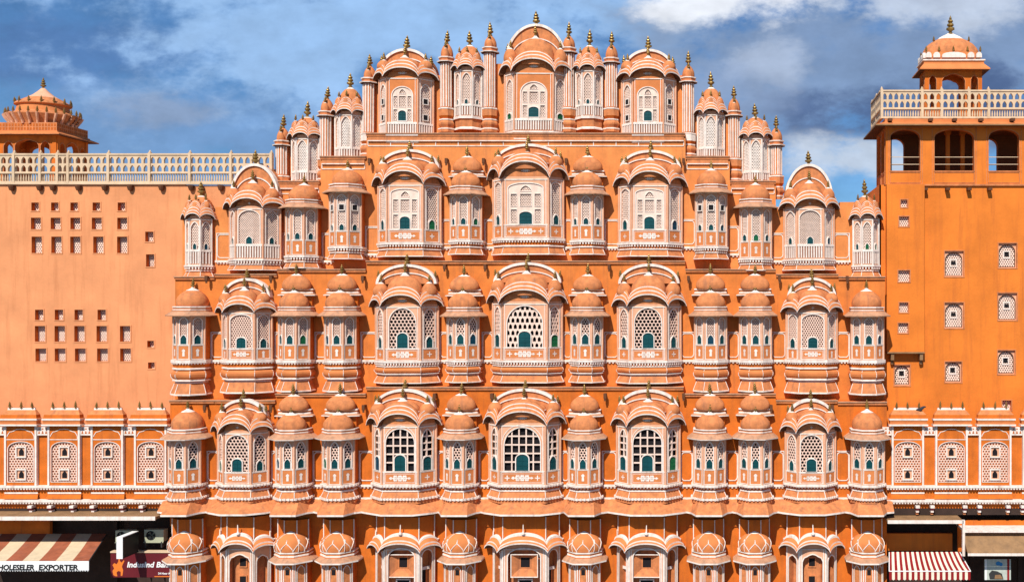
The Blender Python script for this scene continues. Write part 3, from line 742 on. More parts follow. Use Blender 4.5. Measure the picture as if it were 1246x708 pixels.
for lv in (1, 2, 3):
    Yw = YW[lv]; Yf = Yw - .95
    for i, x in enumerate(TXL[lv]):
        outer = i in (0, 7); W = (1.5 if not outer else 1.54) * (1 + (Yw - .3) / D)
        cols = [random.choice(SHUT) for _ in range(3)]
        loc_x = x
        if lv == 1:
            yd, yl = 590, 534; two = 0 if outer else 2
            st = T1; up = 1.08; bk = 1.0
        elif lv == 2:
            yd, yl = 438, 384.5; two = 0 if outer else 2; st = T2o if i in (3, 4) else T2; up = 1.05
            bk = .66 if i in (3, 4) else .92
            if outer: bk = 1.02
        else:
            if outer:
                # small domed kiosk at the ends of the third tier
                yd, ys = 322, 266; h = L_(yd - ys, Yf); key = ('k3', tuple(cols))
                ks = sty('hex', .34, .93, .70, .30, .30, pitch=.09, fill=.62, kind='pointed', rise=.7, lm='pale_plaster', back='jali_back', low='balusters')
                place_rot(key, kiosk(.56, .52, h, 3, ks, ks, 1.36, cols, .6), 'kiosk', palace, rel(x, Yw, Z_(yd, Yf))); continue
            yd, yl = {3: (292, 237), 4: (292, 237), 2: (300, 234.5), 5: (300, 234.5), 1: (311, 253), 6: (314, 252)}[i]
            two = 2 if i in (3, 4) else 0; st = T3 if i in (3, 4) else (T3s if i in (2, 5) else T3); up = 1.0; bk = .72 if i in (3, 4) else .62
        h = L_(yd - yl, Yf)
        key = ('t', lv, W, round(h, 2), two, bk, tuple(cols), id(st))
        dH = .80 if two == 2 else (.92 if lv < 3 else .86)
        base = {1: 1, 2: 2, 3: 3}[lv]
        place_rot(key, turret(W, h, base, two, st, cols, bk, up, dH), 'turret', palace, rel(loc_x, Yw, Z_(yd, Yf)))
    for i, x in enumerate(BXL[lv]):
        cen, mid = i == 2, i in (1, 3); teal = 'teal_shutter'
        cols = [random.choice(SHUT), 'teal_shutter' if random.random() < .7 else 'blue_shutter', random.choice(SHUT)]
        wc, ws = (2.2, .86) if cen else ((1.72, .92) if mid else (1.30, .80)); wc, ws = wc * (1 + (Yw - .3) / D), ws * (1 + (Yw - .3) / D)
        if lv == 1:
            yd, ys, yp, yr = (590, 517, 500, 473) if cen else ((590, 519, 503, 474) if mid else (590, 527, 513.5, 486))
            sc = sty('grid', .235, .96, .78, .27, .80, nu=5, nv=5, rise=.5, lm='pale_plaster') if cen else (sty('grid', .235, .96, .78, .30, .78, nu=4, nv=5, rise=.5, lm='pale_plaster') if mid else sty('hex', .25, .96, .80, .36, .62, pitch=.17, fill=.74, rise=.5))
            ss = sty('grid', .235, .94, .56, .46, .66, nu=2, nv=6, kind='pointed', rise=.8, low='cross', lm='pale_plaster') if i in (1, 2, 3) else sty('hex', .25, .95, .62, .34, .5, pitch=.15, fill=.72, kind='pointed', rise=.7)
            if cen or mid: sc['outer'] = 1
            base, bk = 1, 1.0
        elif lv == 2:
            yd, ys, yp, yr = (438.5, 369, 352.5, 317.5) if cen else ((439, 373.5, 359.5, 321) if mid else (438, 380.5, 370, 337.5))
            sc = sty('scale', .235, .96, .78, .27, .78, pitch=.24, fill=.64, rise=.5, lm='pale_plaster') if cen else (sty('hex', .235, .97, .74, .30, .74, pitch=.185, fill=.76, rise=.55) if mid else sty('hex', .25, .96, .80, .34, .52, pitch=.12, fill=.64, rise=.3, back='jali_back'))
            ss = sty('scale', .235, .94, .56, .46, .6, pitch=.14, fill=.6, kind='pointed', rise=.6, low='cross') if cen else (sty('hex', .235, .95, .60, .36, .55, pitch=.16, fill=.74, kind='pointed', rise=.6, low='cross') if mid else sty('hex', .25, .95, .64, .36, .46, pitch=.11, fill=.62, kind='pointed', rise=.4, back='jali_back'))
            base, bk = 2, (.66 if i in (1, 2, 3) else .98)
        else:
            yd, ys, yp, yr = (289.5, 218, 198, 173) if cen else ((295, 225, 209, 179) if mid else (315, 253.5, 242, 197))
            if cen or mid:
                sc = sty('multi', .235, .93, .76, .28, .62, pitch=.085, fill=.62, rise=.14, lm='pale_plaster', back='jali_back')
                ss = sty('hex', .235, .95, .60, .34, .48, pitch=.11, fill=.66, kind='pointed', rise=.3, back='jali_back', low='cross', lm='pale_plaster')
            else:
                sc = sty('diamond', .30, .96, .78, .22, .36, pitch=.10, fill=.66, rise=.4, lm='pale_plaster', back='jali_back', low='balusters')
                ss = sty('diamond', .30, .95, .66, .26, .34, pitch=.10, fill=.64, rise=.5, kind='pointed', lm='pale_plaster', back='jali_back', low='balusters')
            base, bk = 3, (.82 if cen else .7)
            if i in (0, 4): bk = .55
        h = L_(yd - ys, Yf); rc = L_(ys - yp, Yf) ; rsd = rc * .62; ra_t = L_(ys - yr, Yf)
        key = ('b', lv, round(wc, 2), round(h, 2), tuple(cols))
        sol = lv == 3 and i in (0, 4)
        ra = (ra_t - (1.02 if cen else .98) if not sol else .55, ra_t)
        place_rot(key, bay(wc, ws, h, base, sc, ss, rc, rsd, ra, cols, bk, sol, dome_top=ra_t - .38 if not sol else 1.5), 'bay_window', palace, rel(x, Yw, Z_(yd, Yf)))

# top tier -------------------------------------------------------------
Yw = YW[4]; Yf = Yw - .85
def top_tier():
    low = dict(low='balusters')
    sc = sty('multi', .22, .84, .66, .26, .52, pitch=.085, fill=.62, rise=.42, lm='pale_plaster', back='jali_back', sv=.06, mat='orange_panel', **low)
    ss = sty('hex', .22, .90, .62, .40, .30, pitch=.10, fill=.60, rise=.6, kind='pointed', lm='pale_plaster', back='jali_back', **low)
    ss2 = sty('hex', .22, .90, .62, .0, .0, pitch=.10, fill=.60, rise=.6, kind='pointed', lm='pale_plaster', back='jali_back', squares=[.90, 1.72], **low)
    for x, wc, ws, yd, ys, yp, yr, s2, cols in ((AX - .05, 1.95, .86, 159.5, 89, 73.5, 25.5, ss, ['green_shutter', 'teal_shutter', 'green_shutter']),
                                  (X_(496, Yw), 1.58, .86, 163.5, 95, 84, 55.5, ss2, ['teal_shutter'] * 3), (X_(790, Yw), 1.58, .86, 163.5, 95, 84, 55.5, ss2, ['green_shutter', 'teal_shutter', 'green_shutter'])):
        h = L_(yd - ys, Yf); rc = L_(ys - yp, Yf); rt = L_(ys - yr, Yf)
        big = wc > 1.8
        place_rot(('b4', x), bay(wc, ws, h, 4, sc, s2, rc, rc * .62, (.75 if big else .45, rt), cols, 1.0, True, rt - (.62 if big else .36), .95), 'bay_window', palace, rel(x, Yw, Z_(yd, Yf)))
    kc = sty('hex', .27, .94, .66, .26, .24, pitch=.09, fill=.60, rise=.7, kind='pointed', lm='pale_plaster', back='jali_back', **low)
    k0 = sty('hex', .24, .95, .74, .0, .0, pitch=.09, fill=.55, rise=.7, kind='pointed', lm='white_paint', back='jali_back', **low)
    for px, yd, ys, yt, s, bk in ((571, 140, 84, 46, kc, 1.6), (717.5, 140, 84, 46, kc, 1.6), (426, 190, 138, 98, k0, .3), (865, 190, 138, 98, k0, .3), (373.5, 219, 167, 135, k0, .3), (919.5, 219, 167, 135, k0, .3)):
        x = X_(px, Yw); h = L_(yd - ys, Yf)
        place_rot(('k4', px), kiosk(.60, .54, h, 4, s, s, L_(ys - yt, Yf), ['teal_shutter'] * 3, bk), 'kiosk', palace, rel(x, Yw, Z_(yd, Yf)))
    for px, yb, yc, yt in ((597, 141, 62, 40), (544.5, 141, 74, 50), (692.5, 141, 62, 40), (744.5, 141, 74, 50), (450, 172, 99, 77), (837.5, 172, 99, 77), (398, 203, 140, 117), (893.5, 203, 140, 117), (345, 224, 176, 153), (944.5, 224, 176, 153)):
        x = X_(px, Yw); h = L_(yb - yc, Yf); dH = L_(yc - yt, Yf) - .34
        place_rot(('p4', px), pillar(.60, h, dH + .1, 'white_paint' if px in (450, 837.5) else 'dome_plaster'), 'pillar', palace, rel(x, Yw, Z_(yb, Yf)))
top_tier()

# wall panels, string courses and spouts between the bays ---------------
for lv, yd, ph in ((1, 590, (.22, 1.55)), (2, 438, (.16, 1.30)), (3, 300, (.16, 1.30))):
    Yw = YW[lv]; z = Z_(yd, Yw - .2); cols_x = sorted([(x, .80) for x in TXL[lv]] + [(x, [1.26, 1.55, 1.75, 1.55, 1.26][i]) for i, x in enumerate(BXL[lv])])
    for (xa, ha), (xb, hb) in zip(cols_x, cols_x[1:]):
        b = MB(); b.tf = lambda p: (p[0] - PO.x, Yw - p[2], p[1] - PO.z)
        u0, u1 = xa + ha + .02, xb - hb - .02
        if lv == 3: zz = z - (0 if abs((xa + xb) / 2 - AX) < 7.6 else (.35 if abs((xa + xb) / 2 - AX) < 10.5 else .7))
        else: zz = z
        if u1 - u0 < .1: continue
        b.strip(u0 - .05, zz - .10, u1 + .05, zz, 0, .10, 'white_paint')
        n = max(2, int((u1 - u0) / .15))
        for i in range(n):
            c = u0 + (u1 - u0) * (i + .5) / n; b.strip(c - .04, zz - .17, c + .04, zz - .102, 0, .08, 'white_paint')
        if lv == 1:
            b.strip(u0 - .05, zz - .73, u1 + .05, zz - .63, 0, .12, 'white_paint')
            for i in range(n):
                c = u0 + (u1 - u0) * (i + .5) / n; b.strip(c - .04, zz - .80, c + .04, zz - .732, 0, .10, 'white_paint')
        m = .06; a0, a1 = u0 + m, u1 - m
        if a1 - a0 > .14:
            q = min(.10, (a1 - a0) * .3); v0, v1 = zz + ph[0], zz + ph[1]
            b.ribbon([(a0 + q, v0), (a1 - q, v0), (a1 - q * .3, v0 + q * .5), (a1, v0 + q * 1.4), (a1, v1 - q * 1.4), (a1 - q * .3, v1 - q * .5), (a1 - q, v1), (a0 + q, v1), (a0 + q * .3, v1 - q * .5), (a0, v1 - q * 1.4), (a0, v0 + q * 1.4), (a0 + q * .3, v0 + q * .5)], .04, 0, .03, 'white_paint')
            b.strip(u0 - .02, v1 + .06, u1 + .02, v1 + .10, 0, .03, 'white_paint')
            b.strip(u0 - .02, zz + .0, u0 + .02, v1 + .06, 0, .025, 'white_paint'); b.strip(u1 - .02, zz, u1 + .02, v1 + .06, 0, .025, 'white_paint')
        b.tf = None; obj('wall_panel', b, palace)
def spout_mesh():
    b = MB(); b.box(-.05, .05, -.30, .05, -.10, 0, 'soffit'); b.box(-.07, .07, -.34, -.26, -.24, .01, 'soffit'); b.box(-.045, .045, -.32, -.28, -.36, -.24, 'soffit')
    return b.mesh('water_spout')
spm = spout_mesh()
for y, Yw, pxs in ((492, YW[1], (253, 333, 445, 531, 600, 737, 832, 938, 1012)), (336, YW[2], (255, 333, 444, 543, 592, 742, 838, 948, 1030)), (194, YW[3], (452, 545, 590, 690, 832))):
    for p in pxs:
        obj('water_spout', spm, palace, rel(X_(p, Yw), Yw, Z_(y + (-14 if 446 < p < 834 and Yw < 1.6 else 0), Yw)))

# the long eave over the ground storey ------------------------------------
def long_eave():
    b = MB(); segs = sorted([(x, .80, .62, .97) for x in TX] + [(x, h_, w_, d_) for x, h_, w_, d_ in ((BX[0], 1.3, .6, .80), (BX[1], 1.56, .75, .88), (BX[2], 1.76, .95, .85), (BX[3], 1.56, .75, .88), (BX[4], 1.3, .6, .80))])
    inn, outr = [(-18.1, YW[1], 0)], []
    P, Q = [], []
    Y0 = YW[1]
    for k, (x, hw, fw, dp) in enumerate(segs):
        lo = (segs[k - 1][0] + segs[k - 1][1] + x - hw) / 2 if k else x - hw - .45
        hi = (segs[k + 1][0] - segs[k + 1][1] + x + hw) / 2 if k < len(segs) - 1 else x + hw + .45
        P += [(lo, Y0 - .10), (x - hw, Y0 - .18), (x - fw + .1, Y0 - dp), (x + fw - .1, Y0 - dp), (x + hw, Y0 - .18)]
        Q += [(lo, Y0 - .66), (max(lo + .03, x - hw - .08), Y0 - .85), (x - fw, Y0 - dp - .50), (x + fw, Y0 - dp - .50), (min(hi - .03, x + hw + .08), Y0 - .85)]
        if k == len(segs) - 1: P.append((hi, Y0 - .10)); Q.append((hi, Y0 - .70))
    zi, zo = Z_(611, -.6), Z_(626.5, -1.2)
    R = lambda L, z: [(p[0] - PO.x, p[1], z - PO.z) for p in L]
    P2 = [(x, y + .05) for x, y in P]
    zq = zo
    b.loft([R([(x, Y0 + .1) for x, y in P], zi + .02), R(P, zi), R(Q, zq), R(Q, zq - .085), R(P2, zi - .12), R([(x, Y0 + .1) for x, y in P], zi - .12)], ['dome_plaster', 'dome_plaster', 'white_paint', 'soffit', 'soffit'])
    obj('long_eave', b, palace)
long_eave()

# ground storey (only its top shows) ---------------------------------------
def base_turret():
    W, hh = 1.5, 4.2
    pts = oct_plan(W, TG); b = MB(); wt = 'white_paint'
    ploft(b, pts, [(0, -hh, 'orange_wall'), (0, 0, 'orange_wall')])
    for i in range(1, 4):
        b.tf = frame(pts[i], pts[i + 1]); L = math.dist(pts[i], pts[i + 1])
        b.strip(.02, -hh, .07, 0, 0, .03, wt); b.strip(L - .07, -hh, L - .02, 0, 0, .03, wt)
        a = arch(L / 2, -hh + .2, L * .52, -.5, .3, 10, 'cusped'); b.ribbon(a, .035, 0, .03, wt); b.flat(a, .006, 'dome_plaster')
        if i == 2: b.strip(L / 2 - .09, -.62, L / 2 + .09, -.38, .006, .02, 'dark_room')
        b.tf = None
    # shaft that carries on up behind the dome to the long eave
    q = [(x * .97, y * .62) for x, y in pts]; ploft(b, q, [(0, .2, 'orange_wall'), (0, 1.95, 'orange_wall')])
    ribs(b, q, [(0.01, .3), (.01, 1.95)], .03, wt)
    e = MB()
    ploft(e, pts, [(0, .06, 'soffit'), (.31, -.05, wt), (.31, .02, 'eave_stone'), (.08, .20, 'orange_wall'), (.06, .24, wt), (.08, .24, wt), (.08, .30, wt), (.03, .31, 'orange_panel'), (.03, .40, wt), (.08, .41, wt), (.08, .46, wt), (-.04, .48, 'orange_panel')]); lid(e, pts, -.04, .48, 'orange_panel')
    d = MB(); r = W * .535; DY = .70; pr = [(r * .93, 0), (r * 1.0, .16), (r * 1.0, .34), (r * .93, .50), (r * .80, .64), (r * .60, .75), (r * .34, .83)]
    d.lathe([(a, z, 'orange_panel') for a, z in pr] + [(r * .34, .83, wt), (r * .30, .86, wt), (r * .16, .92, wt), (.05, 1.0, wt), (.03, 1.2, wt), (0, 1.25, wt)], n=24, ys=DY)
    def on(a, z):
        for (r0, z0), (r1, z1) in zip(pr, pr[1:]):
            if z0 <= z <= z1: rr = r0 + (r1 - r0) * (z - z0) / (z1 - z0); break
        else: rr = pr[-1][0]
        rr += .012; return (rr * math.cos(a), rr * math.sin(a) * DY, z)
    for k in range(8):
        a = -pi / 2 + k * pi / 4
        d.tube([on(a + pi / 8 - (pi / 8) * t ** 1.6 * 1.0, .02 + .42 * t) for t in [i / 6 for i in range(7)]], .022, wt)
        d.tube([on(a - pi / 8 + (pi / 8) * t ** 1.6 * 1.0, .02 + .42 * t) for t in [i / 6 for i in range(7)]], .022, wt)
        d.tube([on(a + pi / 8, z) for z in (.0, .06)], .02, wt)
        d.tube([on(a, .44), on(a, .52), on(a, .60)], .03, wt)
        d.tube([on(a + pi / 8, .03), on(a + pi / 8 , .1)], .02, wt)
    for k in range(4):
        a = -pi / 2 + (k - 1.5) * pi / 2.2
        d.tube([on(a, z) for z in (.02, .16, .34, .5, .64, .75, .82)], .018, wt)
    return [('turret', b, (0, 0, 0)), ('eave', e, (0, 0, 0)), ('dome', d, (0, -TG - .30, .48))]
for x in TXL[0]:
    place_rot(('base_turret',), base_turret, 'turret', palace, rel(x, YW[0], Z_(683, -.5)))
def portal(wc, ws, kind):
    def fn():
        pts = bay_plan(wc, ws); b = MB(); wt = 'white_paint'; hh = 4.3; c = ws * .7071
        for i in (1, 2, 3):
            b.tf = frame(pts[i], pts[i + 1]); L = math.dist(pts[i], pts[i + 1])
            k = 'cusped' if kind == 0 else 'round'
            a = arch(L / 2, -hh + .1, L * (.74 if i == 2 else .62), -.55 if kind == 0 else -.30, .42 if i == 2 else .3, 16, k)
            b.plate([(0, -hh), (L, -hh), (L, .1)] + [(L - L * j / 10, .1 + (.38 if i == 2 else .22) * (1 - abs(j / 5 - 1) ** 2.2)) for j in range(11)] + [(0, .1)], [a], 0, .35, 'pink_plaster', 'dome_plaster')
            b.ribbon(a, .05, 0, .03, wt)
            b.strip(0, -hh, .06, .1, 0, .03, wt); b.strip(L - .06, -hh, L, .1, 0, .03, wt)
            if i == 2: b.strip(.10, -hh, .14, .06, 0, .025, wt); b.strip(L - .14, -hh, L - .10, .06, 0, .025, wt); b.strip(.06, .06, L - .06, .10, 0, .025, wt)
            b.flat(rect(.02, -hh, L - .02, .3), -.35, 'dome_plaster' if kind == 0 or i == 2 else 'orange_panel')
            if i == 2:
                if kind:
                    v = -.62; q = .22 if wc > 2 else .20
                    b.flat(rect(L / 2 - q, v - .24, L / 2 + q, v + .24), -.32, 'dark_room', -.35); b.ribbon(rect(L / 2 - q, v - .24, L / 2 + q, v + .24), .05, -.35, -.28, 'dome_plaster')
                    o, n_ = rect(L / 2 - .62, v - .62, L / 2 + .62, v + .42), rect(L / 2 - q - .05, v - .29, L / 2 + q + .05, v + .29)
                    for j in range(4):
                        j2 = (j + 1) % 4; b.add([(*o[j], -.06), (*o[j2], -.06), (*n_[j2], -.30), (*n_[j], -.30)], [(0, 1, 2, 3)], 'dome_plaster')
                    b.ribbon(o, .04, -.07, -.04, wt)
                    b.flat(rect(L / 2 - .3, v - 1.7, L / 2 + .3, v - .85), -.33, 'dark_room', -.35); b.ribbon(rect(L / 2 - .3, v - 1.7, L / 2 + .3, v - .85), .06, -.35, -.28, wt)
                else:
                    for v in (-.62, -1.5):
                        b.flat(rect(L / 2 - .15, v - .2, L / 2 + .15, v + .2), -.33, 'dark_room', -.35); b.ribbon(rect(L / 2 - .15, v - .2, L / 2 + .15, v + .2), .05, -.35, -.3, 'dome_plaster')
            elif kind:
                b.flat(rect(.05, -1.0, L - .05, -.85), -.2, wt)
                b.flat(rect(L / 2 - .12, -1.7, L / 2 + .12, -1.05), -.33, 'dark_room', -.35)
            b.tf = None
        for i in (0, 4):
            b.tf = frame(pts[i], pts[i + 1]); b.flat(rect(0, -hh, .22, .3), 0, 'orange_wall'); b.tf = None
        # panelled wall field between hood and eave
        W = wc + 2 * c; q = [(x * .98, y * .93) for x, y in pts]
        ploft(b, q, [(0, .2, 'orange_wall'), (0, 1.62, 'orange_wall')]); ribs(b, q, [(.01, .3), (.01, 1.62)], .03, wt)
        hd = hood_mesh(pts, .0, [.26, .42, .26], .40, .95, [(0, .05, 'soffit'), (1, 0, wt), (1.02, .07, 'orange_panel'), (.8, .13, wt), (.8, .20, 'orange_panel'), (.45, .34, 'dome_plaster'), (.42, .36, wt), (.40, .46, wt), (.05, .5, 'orange_wall')])
        it = [('portal', b, (0, 0, 0)), ('hood', hd, (0, 0, 0))]
        sp = MB(); sp.lathe([(.09, 0, wt), (.10, .04, wt), (.05, .1, wt), (.03, .16, wt), (.022, .42, wt), (0, .46, wt)], n=8); sm = sp.mesh('finial')
        for x_, y_, z_ in ((0, -.42 - c, .84), (-wc / 2 - c, -.3, .46), (wc / 2 + c, -.3, .46)): it.append(('finial', sm, (x_, y_, z_)))
        return it
    return fn
for i, x in enumerate(BXL[0]):
    wc, ws = ((2.1, .8), (1.7, .85), (1.3, .8))[0 if i == 2 else (1 if i in (1, 3) else 2)]
    k = 0 if i in (0, 4) else 1
    place_rot(('portal', wc, k), portal(wc, ws, k), 'portal', palace, rel(x, YW[0], Z_(670, -.4)))

# ------------------------------------------------------------------ left wing: tall flat peach wall with a roof balustrade
YL = 2.4
def grid_wall(b, x0, x1, z0, z1, holes, Y, dep, m, hm):
    """plate facing the street with many rectangular holes, cut as a grid so no long sliver triangles appear"""
    xs = sorted({x0, x1} | {round(v, 4) for h in holes for v in (h[0], h[2])}); zs = sorted({z0, z1} | {round(v, 4) for h in holes for v in (h[1], h[3])})
    for i in range(len(xs) - 1):
        for j in range(len(zs) - 1):
            cx, cz = (xs[i] + xs[i + 1]) / 2, (zs[j] + zs[j + 1]) / 2
            if any(h[0] < cx < h[2] and h[1] < cz < h[3] for h in holes): continue
            b.add([(xs[i], Y, zs[j]), (xs[i + 1], Y, zs[j]), (xs[i + 1], Y, zs[j + 1]), (xs[i], Y, zs[j + 1])], [(0, 1, 2, 3)], m)
    for h in holes:
        p = [(h[0], h[1]), (h[2], h[1]), (h[2], h[3]), (h[0], h[3])]
        b.add([(x, Y, z) for x, z in p] + [(x, Y + dep, z) for x, z in p], [(i, (i + 1) % 4, 4 + (i + 1) % 4, 4 + i) for i in range(4)], hm)
def small_window(parent, h, Y, dep, O, lm='pale_plaster', bk='jali_back', hole=False, frame_m='peach_wall', archd=False):
    wd, ht = h[2] - h[0], h[3] - h[1]; b = MB(); b.tf = lambda p: (p[0], -p[2], p[1])
    cx = (h[0] + h[2]) / 2
    b.ribbon(rect(-wd / 2, 0, wd / 2, ht), .05, -.01, .022, frame_m)
    o = obj('window', b, parent, (cx - O.x, Y - O.y, h[1] - O.z))
    l = MB(); l.tf = b.tf; rr = rect(-wd / 2, 0, wd / 2, ht)
    if archd:
        a = arch(0, .07, wd - .15, ht * .66, ht * .27, 12, 'round')
        l.plate(rr, [a], -dep + .12, .10, 'pink_plaster'); poly = a; lw = -dep + .04
        l.ribbon(a, .03, -dep + .10, -dep + .12, 'white_paint')
    else: poly = rr; lw = -dep + .03
    sk = rect(-.13, ht * .42, .13, ht * .42 + .30) if hole else None
    lattice(l, poly, 'hex', .12 if archd else .11, .56, lw, .03, 'pale_plaster', bk, sk, (-wd / 2, wd / 2), .06)
    if hole:
        l.ribbon(rect(-.13, ht * .42, .13, ht * .42 + .30), .05, lw - .02, lw + .03, 'white_paint'); l.flat(rect(-.13, ht * .42, .13, ht * .42 + .3), lw - .02, 'dark_room')
    obj('lattice', l, o)
wing = empty('palace_wing', (X_(90, YL), YL, GZ), 'plain peach wing left of the palace front, with rows of small square windows', 'building')
WO = Vector(wing.location)
Lw = []
for y, xs, a, c in ((251.6, (43, 67, 90.5, 117.5, 148), 9, 10), (272, (44, 68, 92, 118, 149), 12, 14), (298, (45, 69, 92, 120, 149), 12.5, 20), (383, (48, 72, 96, 124), 10, 12.5),
                    (406, (49, 73, 97, 124, 152.5), 12.5, 19), (431.7, (50, 73.5, 98, 125, 153), 13, 15.5)):
    Lw += [(x, y, a, c) for x in xs]
Lw += [(182, 288, 10, 12), (183, 317, 10, 15), (183.5, 418.5, 8, 8), (184.5, 444.5, 8, 7.5)]
def hole_of(w, Y): return (X_(w[0] - w[2] / 2, Y), Z_(w[1] + w[3] / 2, Y), X_(w[0] + w[2] / 2, Y), Z_(w[1] - w[3] / 2, Y))
def left_wing():
    b = MB(); hs = [hole_of(w_, YL) for w_ in Lw]
    x0, x1, zt, z0 = X_(-170, YL), X_(345, YL), Z_(226, YL), GZ
    hl = [(h[0] - WO.x, h[1] - WO.z, h[2] - WO.x, h[3] - WO.z) for h in hs]
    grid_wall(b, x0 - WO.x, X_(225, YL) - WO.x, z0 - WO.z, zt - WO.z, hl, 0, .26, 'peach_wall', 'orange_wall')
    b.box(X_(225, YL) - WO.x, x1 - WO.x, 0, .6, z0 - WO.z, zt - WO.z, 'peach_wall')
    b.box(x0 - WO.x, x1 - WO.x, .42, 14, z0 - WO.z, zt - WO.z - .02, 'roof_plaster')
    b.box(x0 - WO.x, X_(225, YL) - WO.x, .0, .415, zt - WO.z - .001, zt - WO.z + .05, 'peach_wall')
    b.box(x0 - WO.x, x1 - WO.x, -.10, .1, zt - WO.z + .052, zt - WO.z + .13, 'cream_stone')
    obj('wall', b, wing)
    for h in hs: small_window(wing, h, YL, .26, WO)
    sp = MB(); sp.lathe([(0, -.24, 'soffit'), (.10, -.20, 'soffit'), (.14, -.08, 'soffit'), (.16, .0, 'soffit'), (.16, .05, 'soffit'), (0, .05, 'soffit')], n=10); sm = sp.mesh('bracket')
    for p in (16, 50, 66, 97, 129, 160, 198, 234, 270): obj('bracket', sm, wing, (X_(p, YL) - WO.x, -.1, zt - WO.z - .05))
    return zt
def balustrade_panel(L, H, n):
    """one bay of pierced stone railing: two rows of pointed holes over a row of balusters (u along, v up)"""
    b = MB(); b.tf = lambda p: (p[0], -p[2], p[1]); ct = 'cream_stone'; v0 = H * .36
    cw = L / n; rowh = (H - v0 - .10) / 2; holes = []
    for r in range(2):
        for i in range(n):
            holes.append(arch(cw * (i + .5), v0 + r * rowh + rowh * .12, cw * .68, v0 + r * rowh + rowh * .52, rowh * .38, 8, 'pointed'))
    for j, r in enumerate(range(2)):
        for i in range(n):
            b.plate(rect(cw * i, v0 + r * rowh, cw * (i + 1), v0 + (r + 1) * rowh), [holes[r * n + i]], .0, .12, ct)
    b.plate(rect(0, v0 + 2 * rowh, L, H - .05), [], .0, .1, ct)
    # back side of the slab
    for r in range(2):
        for i in range(n): b.plate(rect(cw * i, v0 + r * rowh, cw * (i + 1), v0 + (r + 1) * rowh), [holes[r * n + i]], -.12, .0, ct)
    b.box(0, L, 0, .12, v0 + 2 * rowh, H - .05, ct) if False else None
    b.tf = None
    b.box(-.0, L, -.04, .16, H - .05, H + .03, ct); b.box(0, L, -.03, .15, v0 - .05, v0 + .01, ct); b.box(0, L, -.03, .15, 0, .10, ct)
    m = int(L / .125)
    for i in range(m):
        x = L * (i + .5) / m
        b.lathe([(.026, .10, ct), (.045, .18, ct), (.04, v0 * .5, ct), (.028, v0 * .7, ct), (.04, v0 - .05, ct)], (x, .06, 0), 6)
    return b
def post_mesh(H):
    b = MB(); b.box(-.065, .065, -.05, .17, 0, H + .045, 'cream_stone'); b.lathe([(.08, 0, 'cream_stone'), (.09, .05, 'cream_stone'), (.045, .07, 'cream_stone'), (.05, .11, 'cream_stone'), (0, .18, 'cream_stone')], (0, .06, H + .045), 8)
    return b.mesh('post')
zt = left_wing()
HB = L_(38, YL) - .12
pm = post_mesh(HB)
bal = obj('balustrade', MB().mesh('balustrade') if False else post_mesh(HB), wing, (X_(-32, YL) - WO.x, -.02, zt - WO.z + .13))
posts = [-32, -8, 17, 49, 70, 83, 132, 182, 231, 281, 330]
for a, c in zip(posts, posts[1:]):
    L = X_(c, YL) - X_(a, YL)
    obj('railing_panel', balustrade_panel(L, HB, max(2, round(L / .36))), bal, (X_(a, YL) - X_(-32, YL), 0, 0))
    obj('post', pm, bal, (X_(c, YL) - X_(-32, YL), 0, 0))

